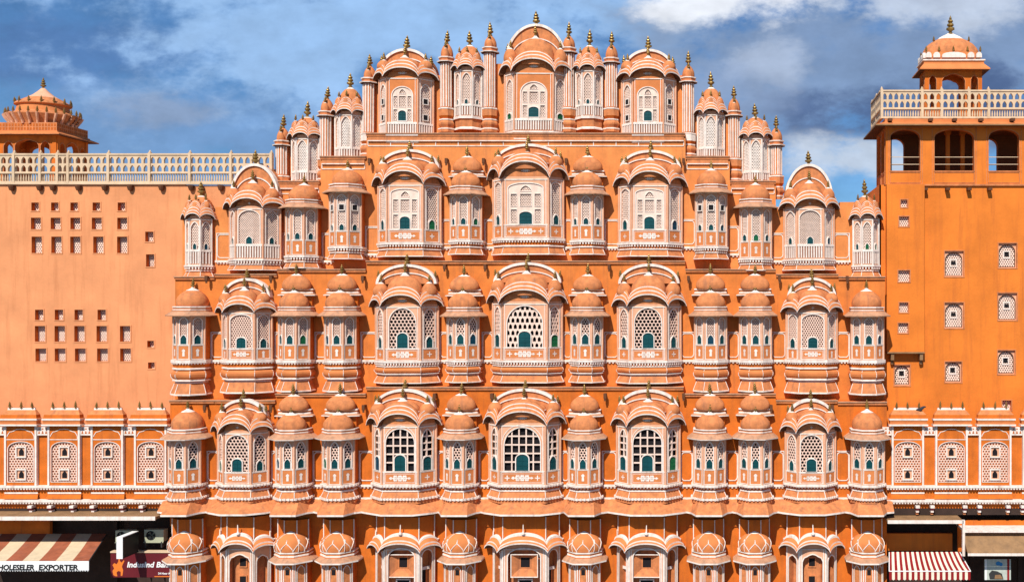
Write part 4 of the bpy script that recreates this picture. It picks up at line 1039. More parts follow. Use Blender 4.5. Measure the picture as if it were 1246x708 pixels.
# ------------------------------------------------------------------ roof pavilion at far left
YP = 8.0
def pavilion():
    x1 = X_(69, YP); Wd, Dp = 3.8, 2.6; x0 = x1 - Wd; zf = zt + .0
    ze = Z_(164.5, YP); root = empty('roof_pavilion', ((x0 + x1) / 2, YP, zf), 'orange roof pavilion with tiered lotus dome, standing behind the cream balustrade at far left', 'pavilion')
    O = Vector(root.location); H = ze - zf
    def wall(L, tf, n3):
        b = MB(); b.tf = tf
        hs = []
        for cx, wd in n3: hs.append(arch(cx, -.4 + .45, wd, H - .62, min(.42, wd * .5), 12, 'cusped' if wd > .9 else 'pointed'))
        b.plate(rect(0, -.4, L, H), hs, 0, .3, 'orange_wall', 'orange_deep')
        b.plate(rect(0, -.4, L, H), hs, -.3, 0, 'orange_wall')
        for h in hs: b.ribbon(h, .04, 0, .02, 'dome_plaster')
        for u in (.0, L - .22): b.strip(u, -.4, u + .22, H, 0, .05, 'orange_wall')
        pass
        return b
    fr = [(Wd - 2.75, .52), (Wd - 1.7, 1.35), (Wd - .65, .52)]; sd = [(Dp * .17, .42), (Dp * .5, .95), (Dp * .83, .42)]; bk = [(.95, 1.3), (2.65, 1.3)]
    h = Wd / 2
    obj('wall', wall(Wd, frame((-h, 0), (h, 0)), fr), root)
    obj('wall', wall(Dp, frame((h, 0), (h, Dp)), sd), root)
    obj('wall', wall(Wd, frame((h, Dp), (-h, Dp)), bk), root)
    obj('wall', wall(Dp, frame((-h, Dp), (-h, 0)), sd), root)
    e = MB(); ring = [(-h, 0), (h, 0), (h, Dp), (-h, Dp)]
    def rg(d, z): return [(-h - d, -d, z), (h + d, -d, z), (h + d, Dp + d, z), (-h - d, Dp + d, z)]
    e.loft([rg(0, H), rg(.42, H - .02), rg(.42, H + .04), rg(.1, H + .18), rg(.1, H + .24), rg(.02, H + .24), rg(.02, H + .72), rg(-.1, H + .72), rg(-.1, H + .3)], ['soffit', 'dome_plaster', 'orange_panel', 'orange_panel', 'orange_panel', 'dome_plaster', 'dome_plaster', 'dome_plaster'], True)
    e.add(rg(0, H + .3), [(0, 1, 2, 3)], 'roof_plaster'); e.add(rg(0, H - .01), [(0, 1, 2, 3)], 'soffit')
    for A, B in ((ring[0], ring[1]), (ring[1], ring[2])):
        o = offset([A, B], .025); e.tf = frame(*o); L = math.dist(A, B); n = int(L / .17)
        for r in range(2):
            for i in range(n):
                c = L * (i + .5) / n; e.strip(c - .05, H + .30 + r * .21, c + .05, H + .44 + r * .21, 0, .004, 'orange_deep')
        e.tf = None
    obj('eave', e, root)
    # two lotus tiers and a conical cap; wide plan, slightly oblong
    z = H + .56; xc, yc = .2, Dp / 2
    d = MB(); n = 26
    R0 = 1.98
    d.tf = lambda p: (p[0], p[1], p[2] * .74)
    d.lathe([(R0 * .80, 0, 'dome_plaster'), (R0 * .82, .25, 'dome_plaster'), (R0 * .86, .42, 'dome_plaster'), (R0 * 1.0, .95, 'dome_plaster'), (R0 * .99, 1.05, 'dome_plaster'), (R0 * .84, 1.12, 'dome_plaster'), (R0 * .72, 1.30, 'orange_panel'), (R0 * .68, 1.75, 'orange_panel'), (R0 * .76, 1.85, 'dome_plaster'), (R0 * .75, 1.95, 'dome_plaster'), (R0 * .60, 2.20, 'dome_plaster'), (R0 * .44, 2.42, 'pink_plaster'), (R0 * .28, 2.68, 'pink_plaster'), (R0 * .14, 3.0, 'pink_plaster'), (R0 * .05, 3.25, 'pink_plaster'), (0, 3.3, 'pink_plaster')], (0, 0, 0), 40, .8)
    for k in range(n):
        a = 2 * pi * k / n
        f = lambda r, z_: (r * math.cos(a), r * .8 * math.sin(a), z_)
        d.tube([f(R0 * .84, .16), f(R0 * .88, .42), f(R0 * .96, .70), f(R0 * 1.02, .98)], .085, 'pink_plaster', 6)
    d.tf = None
    dm = obj('dome', d, root, (xc, yc, z))
    fm = finial_mesh(.55)
    for k in range(26):
        a = 2 * pi * k / 26; obj('finial', fm, dm, (R0 * .98 * math.cos(a), R0 * .78 * math.sin(a), .76))
    for k in range(14):
        a = 2 * pi * (k + .5) / 14; obj('finial', fm, dm, (R0 * .74 * math.cos(a), R0 * .59 * math.sin(a), 1.42))
    obj('finial', finial_mesh(1.0), dm, (0, 0, 2.40))
pavilion()

# ------------------------------------------------------------------ right wing with loggia, balustrade and chhatri
YR = 2.4
tower = empty('palace_tower', (X_(1160, YR), YR, GZ), 'deep orange tower block with arched loggia and domed roof kiosk at right', 'building')
TO = Vector(tower.location)
Rw = [(1100, 247.7, 8, 9, 0), (1100, 269.5, 12, 12, 0), (1100, 336, 14, 14, 0), (1099.7, 374, 11, 12, 0), (1099, 399, 12, 12, 0)]
Rm = [(1097.7, 456.5, 19, 25, 1), (1161, 321, 23, 31, 1), (1226, 311, 22, 30, 1), (1161, 383.7, 23, 31, 1), (1226, 373, 23, 33, 1), (1160, 452.5, 20, 25, 1), (1224.6, 440.6, 21, 29, 1), (1225, 493, 11, 12, 0), (1290, 311, 22, 30, 1), (1290, 373, 23, 33, 1)]
def right_tower():
    b = MB(); x0, x1 = X_(1070, YR), X_(1400, YR); zt_ = Z_(225, YR)
    hs = [hole_of(w_, YR) for w_ in Rm]
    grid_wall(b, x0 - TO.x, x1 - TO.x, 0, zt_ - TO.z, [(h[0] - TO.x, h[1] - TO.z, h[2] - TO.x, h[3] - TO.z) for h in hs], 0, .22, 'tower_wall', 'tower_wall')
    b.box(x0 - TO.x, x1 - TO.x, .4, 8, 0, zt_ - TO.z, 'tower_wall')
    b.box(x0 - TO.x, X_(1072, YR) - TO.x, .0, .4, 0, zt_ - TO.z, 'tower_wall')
    # shallow projecting strip on the left with its hanging foot
    Ys = YR - .38; hs2 = [hole_of(w_, Ys) for w_ in Rw]; a0, a1, v0, v1 = X_(1079, Ys) - TO.x, X_(1125, Ys) - TO.x, Z_(428, Ys) - TO.z, zt_ - TO.z - .02
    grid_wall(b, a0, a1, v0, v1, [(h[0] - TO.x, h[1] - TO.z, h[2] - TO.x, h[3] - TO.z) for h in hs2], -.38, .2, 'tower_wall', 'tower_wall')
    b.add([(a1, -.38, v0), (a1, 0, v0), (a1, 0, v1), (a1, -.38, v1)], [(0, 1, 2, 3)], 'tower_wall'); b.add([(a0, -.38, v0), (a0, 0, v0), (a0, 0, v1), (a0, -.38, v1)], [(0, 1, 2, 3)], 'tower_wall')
    b.box(a0, a1, -.42, 0, v0 - .08, v0, 'slab_brown')
    obj('wall', b, tower)
    br = MB(); br.box(-.08, .08, -.36, 0, -.34, 0, 'slab_brown'); br.box(-.06, .06, -.2, 0, -.55, -.34, 'slab_brown'); bm_ = br.mesh('bracket')
    for x in (a1 - .15, a0 + .3): obj('bracket', bm_, tower, (x, 0, v0 - .08))
    for h, w_ in zip(hs, Rm): small_window(tower, h, YR, .22, TO, hole=bool(w_[4]), archd=bool(w_[4]), frame_m='dome_plaster', lm='jali_pink')
    for h in hs2: small_window(tower, h, Ys, .18, TO, frame_m='dome_plaster')
    # loggia storey
    lx0, Dp = X_(1078, YR) - TO.x, 3.0; lx1 = x1 - TO.x; lz0 = zt_ - TO.z; lz1 = Z_(153, YR) - TO.z; H = lz1 - lz0
    def plate_wall(A, B, cs, wd, par=.72):
        b = MB(); b.tf = frame(A, B, lz0); L = math.dist(A, B); hs = []
        for c, w_ in cs: hs.append(arch(c, par, w_, H - .62, .42, 12, 'round'))
        b.plate(rect(0, 0, L, H), hs, 0, .30, 'tower_wall', 'orange_deep'); b.plate(rect(0, 0, L, H), hs, -.30, 0, 'soffit')  # inner faces coloured dark to paint in the loggia's shade
        for (c, w_), h in zip(cs, hs):
            b.ribbon(h, .045, 0, .025, 'dome_plaster'); b.ribbon(rect(c - w_ / 2, .12, c + w_ / 2, par - .10), .03, 0, .025, 'dome_plaster')
            b.ribbon(rect(c - w_ / 2 - .10, .05, c + w_ / 2 + .10, H - .12), .03, 0, .02, 'dome_plaster')
            for v in (par + .35, par + .72): b.strip(c - w_ / 2, v - .015, c + w_ / 2, v + .015, -.17, -.14, 'cream_stone')
        b.strip(0, -.06, L, .02, 0, .10, 'dome_plaster')
        return b
    cs = [(X_(p, YR) - TO.x - lx0, L_(w_, YR)) for p, w_ in ((1101.5, 36), (1161, 48), (1221.5, 37), (1283, 48), (1345, 37))]
    obj('loggia_wall', plate_wall((lx0, 0), (lx1, 0), cs, 0), tower)
    obj('loggia_wall', plate_wall((lx0, Dp), (lx0, 0), [(Dp * .3, 1.0), (Dp * .72, 1.0)], 0), tower)
    Lb = lx1 - lx0
    obj('loggia_wall', plate_wall((lx1, Dp), (lx0, Dp), [(Lb - c, w_ * .62) for c, w_ in (cs[0], cs[2], cs[4])], 0), tower)
    mid = MB()
    mid.box(-.1, .1, -.1, .1, lz0, lz1 - .2, 'tower_wall'); mid.box(-.15, .15, -.15, .15, lz1 - .199, lz1 - .03, 'tower_wall'); mm = mid.mesh('column')
    for p in (1153, 1171): obj('column', mm, tower, (X_(p, YR + 1.5) - TO.x, 1.5, 0))
    pass
    # loggia roof, eave
    e = MB()
    def rg(d, z): return [(lx0 - d, -d, z), (lx1 + d, -d, z), (lx1 + d, Dp + d, z), (lx0 - d, Dp + d, z)]
    e.loft([rg(0, lz1 - .02), rg(.62, lz1 - .10), rg(.62, lz1 - .03), rg(.10, lz1 + .16), rg(.06, lz1 + .18), rg(.06, lz1 + .34), rg(-.2, lz1 + .34)], ['soffit', 'slab_brown', 'orange_panel', 'orange_panel', 'orange_panel', 'roof_plaster'], True)
    e.add(rg(-.2, lz1 + .34), [(0, 1, 2, 3)], 'roof_plaster'); e.add(rg(-.0, lz1 - .03), [(0, 1, 2, 3)], 'soffit')
    obj('eave', e, tower)
    sp = MB(); sp.box(-.10, .10, -.4, .05, -.09, .05, 'soffit'); sm = sp.mesh('water_spout')
    for p in (1082, 1131, 1160, 1192, 1230): obj('water_spout', sm, tower, (X_(p, YR) - TO.x, -.0, lz1 + .26))
    for p in (1125, 1152, 1178, 1203): obj('water_spout', sm, tower, (X_(p, YR) - TO.x, .05, lz0 - .22))
    # roof balustrade: front run and the left return
    zb = lz1 + .36; HH = Z_(110.5, YR) - TO.z - zb; pmm = post_mesh(HH)
    ps = [1073, 1122, 1146, 1179, 1203, 1249, 1290, 1330]
    bl = obj('balustrade', pmm, tower, (X_(ps[0], YR) - TO.x, -.02, zb))
    for a, c in zip(ps, ps[1:]):
        L = X_(c, YR) - X_(a, YR)
        obj('railing_panel', balustrade_panel(L, HH, max(2, round(L / .31))), bl, (X_(a, YR) - X_(ps[0], YR), 0, 0)); obj('post', pmm, bl, (X_(c, YR) - X_(ps[0], YR), 0, 0))
    for k in range(2):
        L = 1.5; o = obj('railing_panel', balustrade_panel(L, HH, 5), bl, (.06, L * k + .1, 0)); o.rotation_euler = (0, 0, pi / 2); obj('post', pmm, bl, (0, L * (k + 1) + .1, 0))
    # chhatri
    YC = YR + 1.5; cx0, cx1 = X_(1121.5, YC) - TO.x, X_(1199, YC) - TO.x; Wd = cx1 - cx0 - .35; cxm = (cx0 + cx1) / 2; czl = Z_(85, YC) - TO.z; Hc = czl - zb
    ch = MB(); h = Wd / 2
    for A, B in (((-h, 0), (h, 0)), ((h, 0), (h, Wd * .46)), ((h, Wd * .46), (-h, Wd * .46)), ((-h, Wd * .46), (-h, 0))):
        ch.tf = frame(A, B); L = math.dist(A, B)
        hs = [arch(L / 2, .0, L * .40, Hc - .62, .42, 18, 'cusped'), arch(L * .135, .0, L * .12, Hc - .55, .22, 8, 'pointed'), arch(L * .865, .0, L * .12, Hc - .55, .22, 8, 'pointed')]
        ch.plate(rect(0, -.1, L, Hc), [[(x, y + .02) for x, y in q] for q in hs], 0, .22, 'orange_wall', 'orange_deep'); ch.plate(rect(0, -.1, L, Hc), [[(x, y + .02) for x, y in q] for q in hs], -.22, 0, 'orange_wall')
        for q in hs: ch.ribbon([(x, y + .02) for x, y in q], .03, 0, .02, 'dome_plaster')
        ch.tf = None
    co = obj('chhatri', ch, tower, (cxm, YC - YR, zb))
    e = MB(); Wy = Wd * .46
    def rg(d, z): return [(-h - d, -d, z), (h + d, -d, z), (h + d, Wy + d, z), (-h - d, Wy + d, z)]
    e.loft([rg(0, Hc), rg(.34, Hc - .06), rg(.34, Hc + .0), rg(.08, Hc + .30), rg(.08, Hc + .44), rg(.14, Hc + .45), rg(.14, Hc + .52), rg(.02, Hc + .54)], ['soffit', 'orange_panel', 'orange_panel', 'orange_panel', 'white_paint', 'white_paint', 'dome_plaster'], True)
    e.add(rg(.02, Hc + .54), [(0, 1, 2, 3)], 'dome_plaster'); obj('eave', e, co)
    d = MB(); n = 32; rows = []
    def sq(s, z, p=3.2):
        return [(s * h * (abs(math.cos(a)) ** (2 / p)) * (1 if math.cos(a) >= 0 else -1), Wy / 2 + s * Wy / 2 * (abs(math.sin(a)) ** (2 / p)) * (1 if math.sin(a) >= 0 else -1), z) for a in [2 * pi * i / n for i in range(n)]]
    d.loft([sq(1.0, Hc + .54), sq(1.04, Hc + .72), sq(1.02, Hc + .92, 3), sq(.96, Hc + .98, 2.8)], ['orange_panel'] * 3, True)
    q0 = [(1.0, .98), (.98, 1.10), (.92, 1.28), (.80, 1.48), (.62, 1.66), (.44, 1.78)]
    d.loft([sq(s, Hc + z, 2.5) for s, z in q0], ['dome_plaster'] * 6, True)
    d.loft([sq(s, Hc + z, 2.3) for s, z in ((.46, 1.77), (.40, 1.86), (.28, 1.96), (.14, 2.06), (.03, 2.16))], ['white_paint'] * 5, True)
    dm = obj('dome', d, co)
    bl_ = MB()
    for A, B, L in (((-h, 0), (h, 0), Wd), ((-h, Wy), (-h, 0), Wy)):
        bl_.tf = frame(A, B)
        for f_, wd in ((.06, .3), (.20, .35), (.5, 1.25), (.80, .35), (.94, .3)):
            bl_.flat(arch(L * f_, Hc + .62, wd * min(1, L / 3), Hc + .74, .17, 8, 'round'), .10, 'white_paint', -.04)
        bl_.tf = None
    obj('petal_band', bl_, co)
    fm = finial_mesh(.5)
    for x in (-.95, -.5, 0, .5, .95):
        obj('finial', fm, co, (h * x, .02 + .05 * abs(x), Hc + .96)); obj('finial', fm, co, (h * x, Wy, Hc + .98))
    for x in (-.62, .62): obj('finial', fm, co, (h * x, Wy * .35, Hc + 1.60))
    obj('finial', finial_mesh(1.5), co, (0, Wy / 2, Hc + 2.1))
right_tower()

# ------------------------------------------------------------------ low screen galleries either side
YG = .35
def gallery_bay(Wb):
    """one blind bay of a gallery: cornice block, painted arch, pierced screen with two little windows, sloping sill"""
    wt = 'white_paint'; b = MB(); b.tf = lambda p: (p[0], -p[2], p[1])
    h = L_(72, YG); W = Wb * .72
    u0, u1 = -W / 2, W / 2
    hole = arch(0, .18, W * .80, 1.78, .34, 12, 'round')
    b.plate(rect(u0, 0, u1, h), [hole], .12, .06, 'orange_wall'); b.add([(u0, 0, .12), (u0, h, .12), (u0, h, 0), (u0, 0, 0)], [(0, 1, 2, 3)], 'orange_wall'); b.add([(u1, 0, .12), (u1, h, .12), (u1, h, 0), (u1, 0, 0)], [(0, 1, 2, 3)], 'orange_wall')
    b.ribbon(hole, .03, .12, .14, wt)
    for u in (u0 - .02, u1 - .07): b.strip(u, 0, u + .09, h, 0, .16, wt)
    b.strip(u0 + .07, h - L_(17, YG), u1 - .07, h - L_(17, YG) + .035, .12, .14, wt)
    b.ribbon(arch(0, h - L_(15.5, YG), W * .84, h - L_(13, YG), L_(10, YG), 20, 'cusped')[1:], .03, .12, .14, wt, False)
    for v in (1.52, .42):
        s = .20; b.ribbon(rect(-s, v - .12, s, v + .32), .055, .05, .14, wt)
    # sloping sill below the string course
    for z0, z1, w0, w1, m in ((-.10, -.14, .16, .16, wt), (-.14, -.34, .16, .06, 'orange_wall'), (-.34, -.42, .10, .10, wt), (-.42, -.66, .06, .20, 'orange_wall')):
        uu = W / 2 + (0 if m == wt else 0)
        b.add([(-uu - w0 * .5, z0, w0), (uu + w0 * .5, z0, w0), (uu + w1 * .5, z1, w1), (-uu - w1 * .5, z1, w1)], [(0, 1, 2, 3)], m)
    lat = MB(); lat.tf = b.tf
    lattice(lat, hole, 'hex', .14, .68, .07, .04, 'jali_pink', 'orange_deep', None, (u0 + .05, u1 - .05), .05)
    for v in (1.52, .42):
        lat.flat(rect(-.2, v - .12, .2, v + .32), .075, 'pink_plaster')
        lat.flat(arch(0, v - .08, .24, v + .12, .15, 8, 'pointed'), .082, 'dark_room')
    c = MB(); x0, x1 = u0 - .12, u1 + .12
    def rg(d, z, dy=0): return [(x0 - d, 0, z), (x0 - d, -.30 - d, z), (x1 + d, -.30 - d, z), (x1 + d, 0, z)]
    c.loft([rg(-.2, h), rg(.06, h + .02), rg(.06, h + .10), rg(.0, h + .14), rg(.02, h + .28), rg(.05, h + .30), rg(.05, h + .38), rg(0, h + .42), rg(-.02, h + .56), rg(-.2, h + .78), rg(-.22, h + .80), rg(-.22, h + .88), rg(-.35, h + .9)], ['soffit', wt, 'dome_plaster', 'orange_panel', wt, wt, 'orange_wall', 'orange_wall', 'dome_plaster', wt, wt, 'dome_plaster'])
    it = [('screen_bay', b, (0, 0, 0)), ('lattice', lat, (0, 0, 0)), ('cornice', c, (0, 0, 0))]
    for u in (-.55, 0, .55): it.append(('finial', finial_mesh(.5), (u, -.1, h + .88)))
    return it
def gallery(name, label, centres, p0, p1, brs):
    root = empty(name, (X_((p0 + p1) / 2, YG), YG, GZ), label, 'building'); O = Vector(root.location)
    x0, x1 = X_(p0, YG) - O.x, X_(p1, YG) - O.x; z = lambda y: Z_(y, YG) - O.z
    zs = z(592)
    b = MB(); b.box(x0, x1, 0, .9, z(618), z(521), 'orange_wall')
    b.box(x0, x1, .9, 3.5, 0, z(521), 'orange_wall') if False else None
    b.tf = lambda p: (p[0], -p[2], p[1])
    for zz, dp in ((zs, .22), (z(609), .26)):
        b.strip(x0, zz - .02, x1, zz + .09, 0, dp, 'white_paint'); n = int((x1 - x0) / .14)
        for i in range(n):
            u = x0 + (i + .5) * .14; b.strip(u - .04, zz - .10, u + .04, zz - .022, 0, dp - .02, 'white_paint')
    # little capitals between the bays
    ce = [X_(c, YG) - O.x for c in centres]; hp = (ce[1] - ce[0]) / 2
    for u in [ce[0] - hp] + [c + hp for c in ce]:
        b.strip(u - .27, z(529), u + .27, z(519), 0, .12, 'white_paint')
        for q in (-.17, 0, .17):
            b.flat([(u + q - .06, z(527)), (u + q + .06, z(527)), (u + q, z(523))], .124, 'orange_deep')
            b.flat(rect(u + q - .04, z(522), u + q + .04, z(520.5)), .124, 'orange_deep')
    b.tf = None
    obj('wall', b, root)
    for c in centres: place_rot(('gbay',), lambda: gallery_bay(2 * hp), 'screen_bay', root, (X_(c, YG) - O.x, 0, zs + .10))
    br = MB(); wt = 'white_paint'
    br.box(-.10, .10, -.30, .1, -.12, 0, wt); br.box(-.085, .085, -.26, .1, -.22, -.121, 'maroon'); br.box(-.07, .07, -.22, .1, -.34, -.221, wt); br.box(-.06, .06, -.14, .1, -.46, -.341, 'dome_plaster')
    bm_ = br.mesh('bracket')
    for p in brs: obj('bracket', bm_, root, (X_(p, YG - .5) - O.x, .0, z(613.5)))
    return root, O
gl, GLO = gallery('screen_gallery', 'low orange gallery of pierced screen bays in front of the plain peach wing', (-25.5, 27.5, 80, 132.5, 185), -160, 207, (-14, 32, 56, 83, 108, 144, 168, 194))
gr, GRO = gallery('screen_gallery', 'low orange gallery of pierced screen bays at the foot of the deep orange tower', (1104, 1157, 1210, 1263, 1316), 1078, 1400, (1118, 1136, 1176, 1194, 1229, 1247, 1281))
# shop storeys under the galleries
def shop_left():
    b = MB(); z = lambda y, Y=YG: Z_(y, Y) - GLO.z; x = lambda p, Y=YG: X_(p, Y) - GLO.x
    yb = 1.6   # recessed shop wall behind the verandah (relative)
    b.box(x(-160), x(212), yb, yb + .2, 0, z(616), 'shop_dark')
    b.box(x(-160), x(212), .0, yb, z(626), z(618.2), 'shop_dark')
    obj('shop_wall', b, gl)
    s = MB()
    s.box(x(-160), x(208), -1.25, 1.0, z(632, -.9), z(632, -.9) + .14, 'slab_brown'); s.box(x(-160), x(208), -1.30, -1.255, z(632, -.9) - .02, z(632, -.9) + .16, 'white_paint')
    obj('canopy_slab', s, gl)
    p = MB(); p.box(-.1, .1, -.1, .1, 0, z(634), 'shop_dark'); pm_ = p.mesh('column')
    for q in (121, -48): obj('column', pm_, gl, (x(q), 1.3, 0))
    p = MB(); p.box(x(133, -.2), x(212, -.2), .6, .8, z(690, -.2), z(634, -.2), 'shop_dark'); obj('back_board', p, gl)
    p = MB(); p.box(x(-60), x(40, .2), 1.0, 1.2, z(665), z(634), 'orange_wall'); obj('shop_lintel', p, gl)
shop_left()
def shop_right():
    z = lambda y, Y=YG: Z_(y, Y) - GRO.z; x = lambda p, Y=YG: X_(p, Y) - GRO.x
    b = MB(); yb = 1.6
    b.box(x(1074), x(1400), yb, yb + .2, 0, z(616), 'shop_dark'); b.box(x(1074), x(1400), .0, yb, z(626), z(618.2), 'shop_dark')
    obj('shop_wall', b, gr)
    s = MB(); ya = -.75; w = 'white_paint'
    s.box(x(1080, ya), x(1172, ya), -1.1, 1.0, z(636, ya), z(636, ya) + .12, 'slab_brown'); s.box(x(1080, ya), x(1172, ya), -1.15, -1.105, z(636, ya) - .02, z(636, ya) + .14, w)
    s.box(x(1171, ya), x(1174, ya), -1.15, -1.0, z(676, ya), z(636, ya) + .142, w)
    obj('canopy_slab', s, gr)
    s = MB(); s.box(x(1174.2, ya), x(1400, ya), -.95, .6, z(648.5, ya), z(648.5, ya) + .08, w)
    v = [(x(1174.2, ya), -.6, z(651, ya)), (x(1400, ya), -.6, z(651, ya)), (x(1400, ya), -1.6, z(673, -1.3)), (x(1174.2, ya), -1.6, z(673, -1.3))]
    s.add(v, [(0, 1, 2, 3)], 'slab_brown'); s.box(x(1174.2, ya), x(1400, ya), -1.65, -1.605, z(676, -1.3), z(673, -1.3), w)
    s.box(x(1174.2, ya), x(1400, ya), .2, .4, z(672), z(634), 'orange_wall')
    obj('canopy_slab', s, gr)
    p = MB(); p.box(x(1080), x(1163), .7, .9, z(674), z(653), 'tower_wall'); obj('shop_lintel', p, gr)
    p = MB(); p.box(-.1, .1, -.1, .1, 0, z(660), 'shop_dark'); pm_ = p.mesh('column')
    for q in (1190, 1250): obj('column', pm_, gr, (x(q), 1.2, 0))
shop_right()

# ------------------------------------------------------------------ awnings, signs, fans
def text_mesh(txt, size, m, ext=.006, shear=0, bold=.0, fit=None):
    cu = bpy.data.curves.new('txt', 'FONT'); cu.body = txt; cu.size = size; cu.extrude = ext; cu.shear = shear; cu.offset = bold; cu.resolution_u = 3
    to = bpy.data.objects.new('txt', cu); C.objects.link(to); dg = bpy.context.evaluated_depsgraph_get()
    me = bpy.data.meshes.new_from_object(to.evaluated_get(dg)); C.objects.unlink(to); bpy.data.objects.remove(to)
    me.materials.clear(); me.materials.append(M[m])
    xs = [v.co.x for v in me.vertices]; k = (fit / (max(xs) - min(xs))) if fit else 1; x0 = min(xs)
    for v in me.vertices:
        x, y, z = v.co; v.co = ((x - x0) * k, -z, y)
    return me
def awning(name, label, A, B, F, Gp, n, mats, val, vh):
    """A,B = back edge (left,right); F,Gp = front edge (left,right); striped cloth with a hanging valance"""
    A, B, F, Gp = map(Vector, (A, B, F, Gp)); O = (A + B) / 2
    root = empty(name, O, label, 'awning'); c = MB()
    for i in range(n):
        t0, t1 = i / n, (i + 1) / n; m = mats[i % 2]; K = 5
        rows = []
        for k in range(K + 1):
            s = k / K; sag = Vector((0, 0, -.07 * math.sin(pi * s)))
            rows.append([tuple(A.lerp(B, t0).lerp(F.lerp(Gp, t0), s) + sag - O), tuple(A.lerp(B, t1).lerp(F.lerp(Gp, t1), s) + sag - O)])
        c.loft(rows, [m] * K)
        if val == 'stripe':
            a, b_ = F.lerp(Gp, t0) - O, F.lerp(Gp, t1) - O; mid = (a + b_) / 2
            c.add([tuple(a), tuple(b_), tuple(b_ - Vector((0, 0, vh * .9))), tuple(mid - Vector((0, .01, vh))), tuple(a - Vector((0, 0, vh * .9)))], [(0, 1, 2, 3, 4)], m)
    obj('cloth', c, root)
    fr = MB()
    for P_, Q_ in ((A, F), (B, Gp), (F, Gp)): fr.tube([tuple(P_ - O + Vector((0, 0, -.02))), tuple(Q_ - O + Vector((0, 0, -.02)))], .025, 'metal_dark' if val != 'stripe' else 'sign_white', 6)
    obj('frame', fr, root)
    return root, O
# rust and cream awning of the left shop
yA, yF = YG + .6, -1.75
rt, O = awning('awning', 'faded rust and cream striped awning with a white lettered front board', (X_(-34, yA), yA, Z_(649, yA)), (X_(130, yA), yA, Z_(649, yA)), (X_(-74, yF), yF, Z_(682, yF)), (X_(108, yF), yF, Z_(682, yF)), 9, ['cloth_rust', 'cloth_cream'], None, 0)
v = MB(); xa, xb, zt2, zb2 = X_(-74, yF) - O.x, X_(108.5, yF) - O.x, Z_(682, yF) - O.z, Z_(694.5, yF) - O.z; n = 60
v.box(xa, xb, yF - O.y - .03, yF - O.y, zb2 + .05, zt2, 'sign_white')
for i in range(n):
    u = xa + (xb - xa) * i / n; u2 = xa + (xb - xa) * (i + 1) / n
    v.add([(u, yF - O.y - .015, zb2 + .05), (u2, yF - O.y - .015, zb2 + .05), ((u + u2) / 2, yF - O.y - .015, zb2 - .01)], [(0, 1, 2)], 'sign_white')
vo = obj('valance_board', v, rt)
obj('lettering', text_mesh('WHOLESELER', .34, 'sign_black', .008, .12, .012, L_(53, yF)), vo, (X_(-10.5, yF) - O.x, yF - O.y - .035, Z_(692.6, yF) - O.z))
obj('lettering', text_mesh('EXPORTER', .34, 'sign_black', .008, .05, .012, L_(48, yF)), vo, (X_(48, yF) - O.x, yF - O.y - .035, Z_(692.6, yF) - O.z))
# red and white awning of the right shop
yA, yF = .1, -1.2
awning('awning', 'small crimson and cream striped awning with scalloped edge below the tower gallery', (X_(1082, yA), yA, Z_(671, yA)), (X_(1168, yA), yA, Z_(671, yA)), (X_(1082, yF), yF, Z_(694, yF)), (X_(1181, yF), yF, Z_(694, yF)), 29, ['cloth_red', 'cloth_white'], 'stripe', L_(11.5, yF))
# bank sign
Ys = -.25
sg = MB(); x0, x1 = X_(134.5, Ys), X_(214, Ys); z0, z1 = Z_(702, Ys), Z_(672, Ys); sx = (x0 + x1) / 2
sg.box(x0 - sx, x1 - sx, 0, .25, 0, z1 - z0, 'maroon'); sg.box(x0 - sx, x1 - sx, -.03, .26, z1 - z0, z1 - z0 + .07, 'cream_stone')
so = tag(obj('shop_sign', sg, None, (sx, Ys, z0)), 'long maroon bank signboard with white lettering and an orange bull emblem', 'sign')
obj('lettering', text_mesh('IndusInd Bank', .36, 'sign_white', .008, .18, .010, L_(55.5, Ys)), so, (X_(154.8, Ys) - sx, -.008, Z_(689.5, Ys) - z0))
obj('lettering', text_mesh('24 Hour ATM', .13, 'sign_white', .004, 0, .004, L_(19, Ys)), so, (X_(192.5, Ys) - sx, -.006, Z_(698.2, Ys) - z0))
lg = MB(); lg.tf = lambda p: (p[0], -p[2], p[1]); ux = lambda px: X_(px, Ys) - sx; vz = lambda py: Z_(py, Ys) - z0
bull = [(138, 699), (137, 694), (139, 691), (137, 687), (139, 684.5), (142, 686), (144, 683), (144.5, 678), (146, 677), (146, 682), (148, 684), (150.5, 681), (151.5, 682), (149.5, 686), (148.5, 689), (150, 693), (149, 700), (147, 700), (147, 695), (144, 694), (142, 696), (143, 700.5), (140.5, 700.5)]
lg.flat([(ux(a), vz(c)) for a, c in bull], .008, 'logo_orange', 0)
obj('emblem', lg, so)
lg = MB(); lg.tf = lambda p: (p[0], -p[2], p[1]); lg.strip(ux(188), vz(701.4), ux(213), vz(700.4), 0, .006, 'logo_orange'); obj('underline', lg, so)
# projecting black sign with white rim
bs = MB(); xp, yb_, yf_ = X_(166, -.3), -.35, -1.55; z0, z1 = Z_(679, -1.5), Z_(653.5, -1.5)
bs.box(-.02, .25, yf_, yb_, 0, z1 - z0, 'sign_black'); bs.box(-.03, .26, yf_ - .02, yf_ - .002, 0, z1 - z0, 'sign_white'); bs.box(-.03, .26, yf_ - .02, yb_, z1 - z0 + .002, z1 - z0 + .035, 'sign_white')
tag(obj('projecting_sign', bs, None, (xp - .12, 0, z0)), 'black sign box with white front rim jutting out above the bank signboard', 'sign')
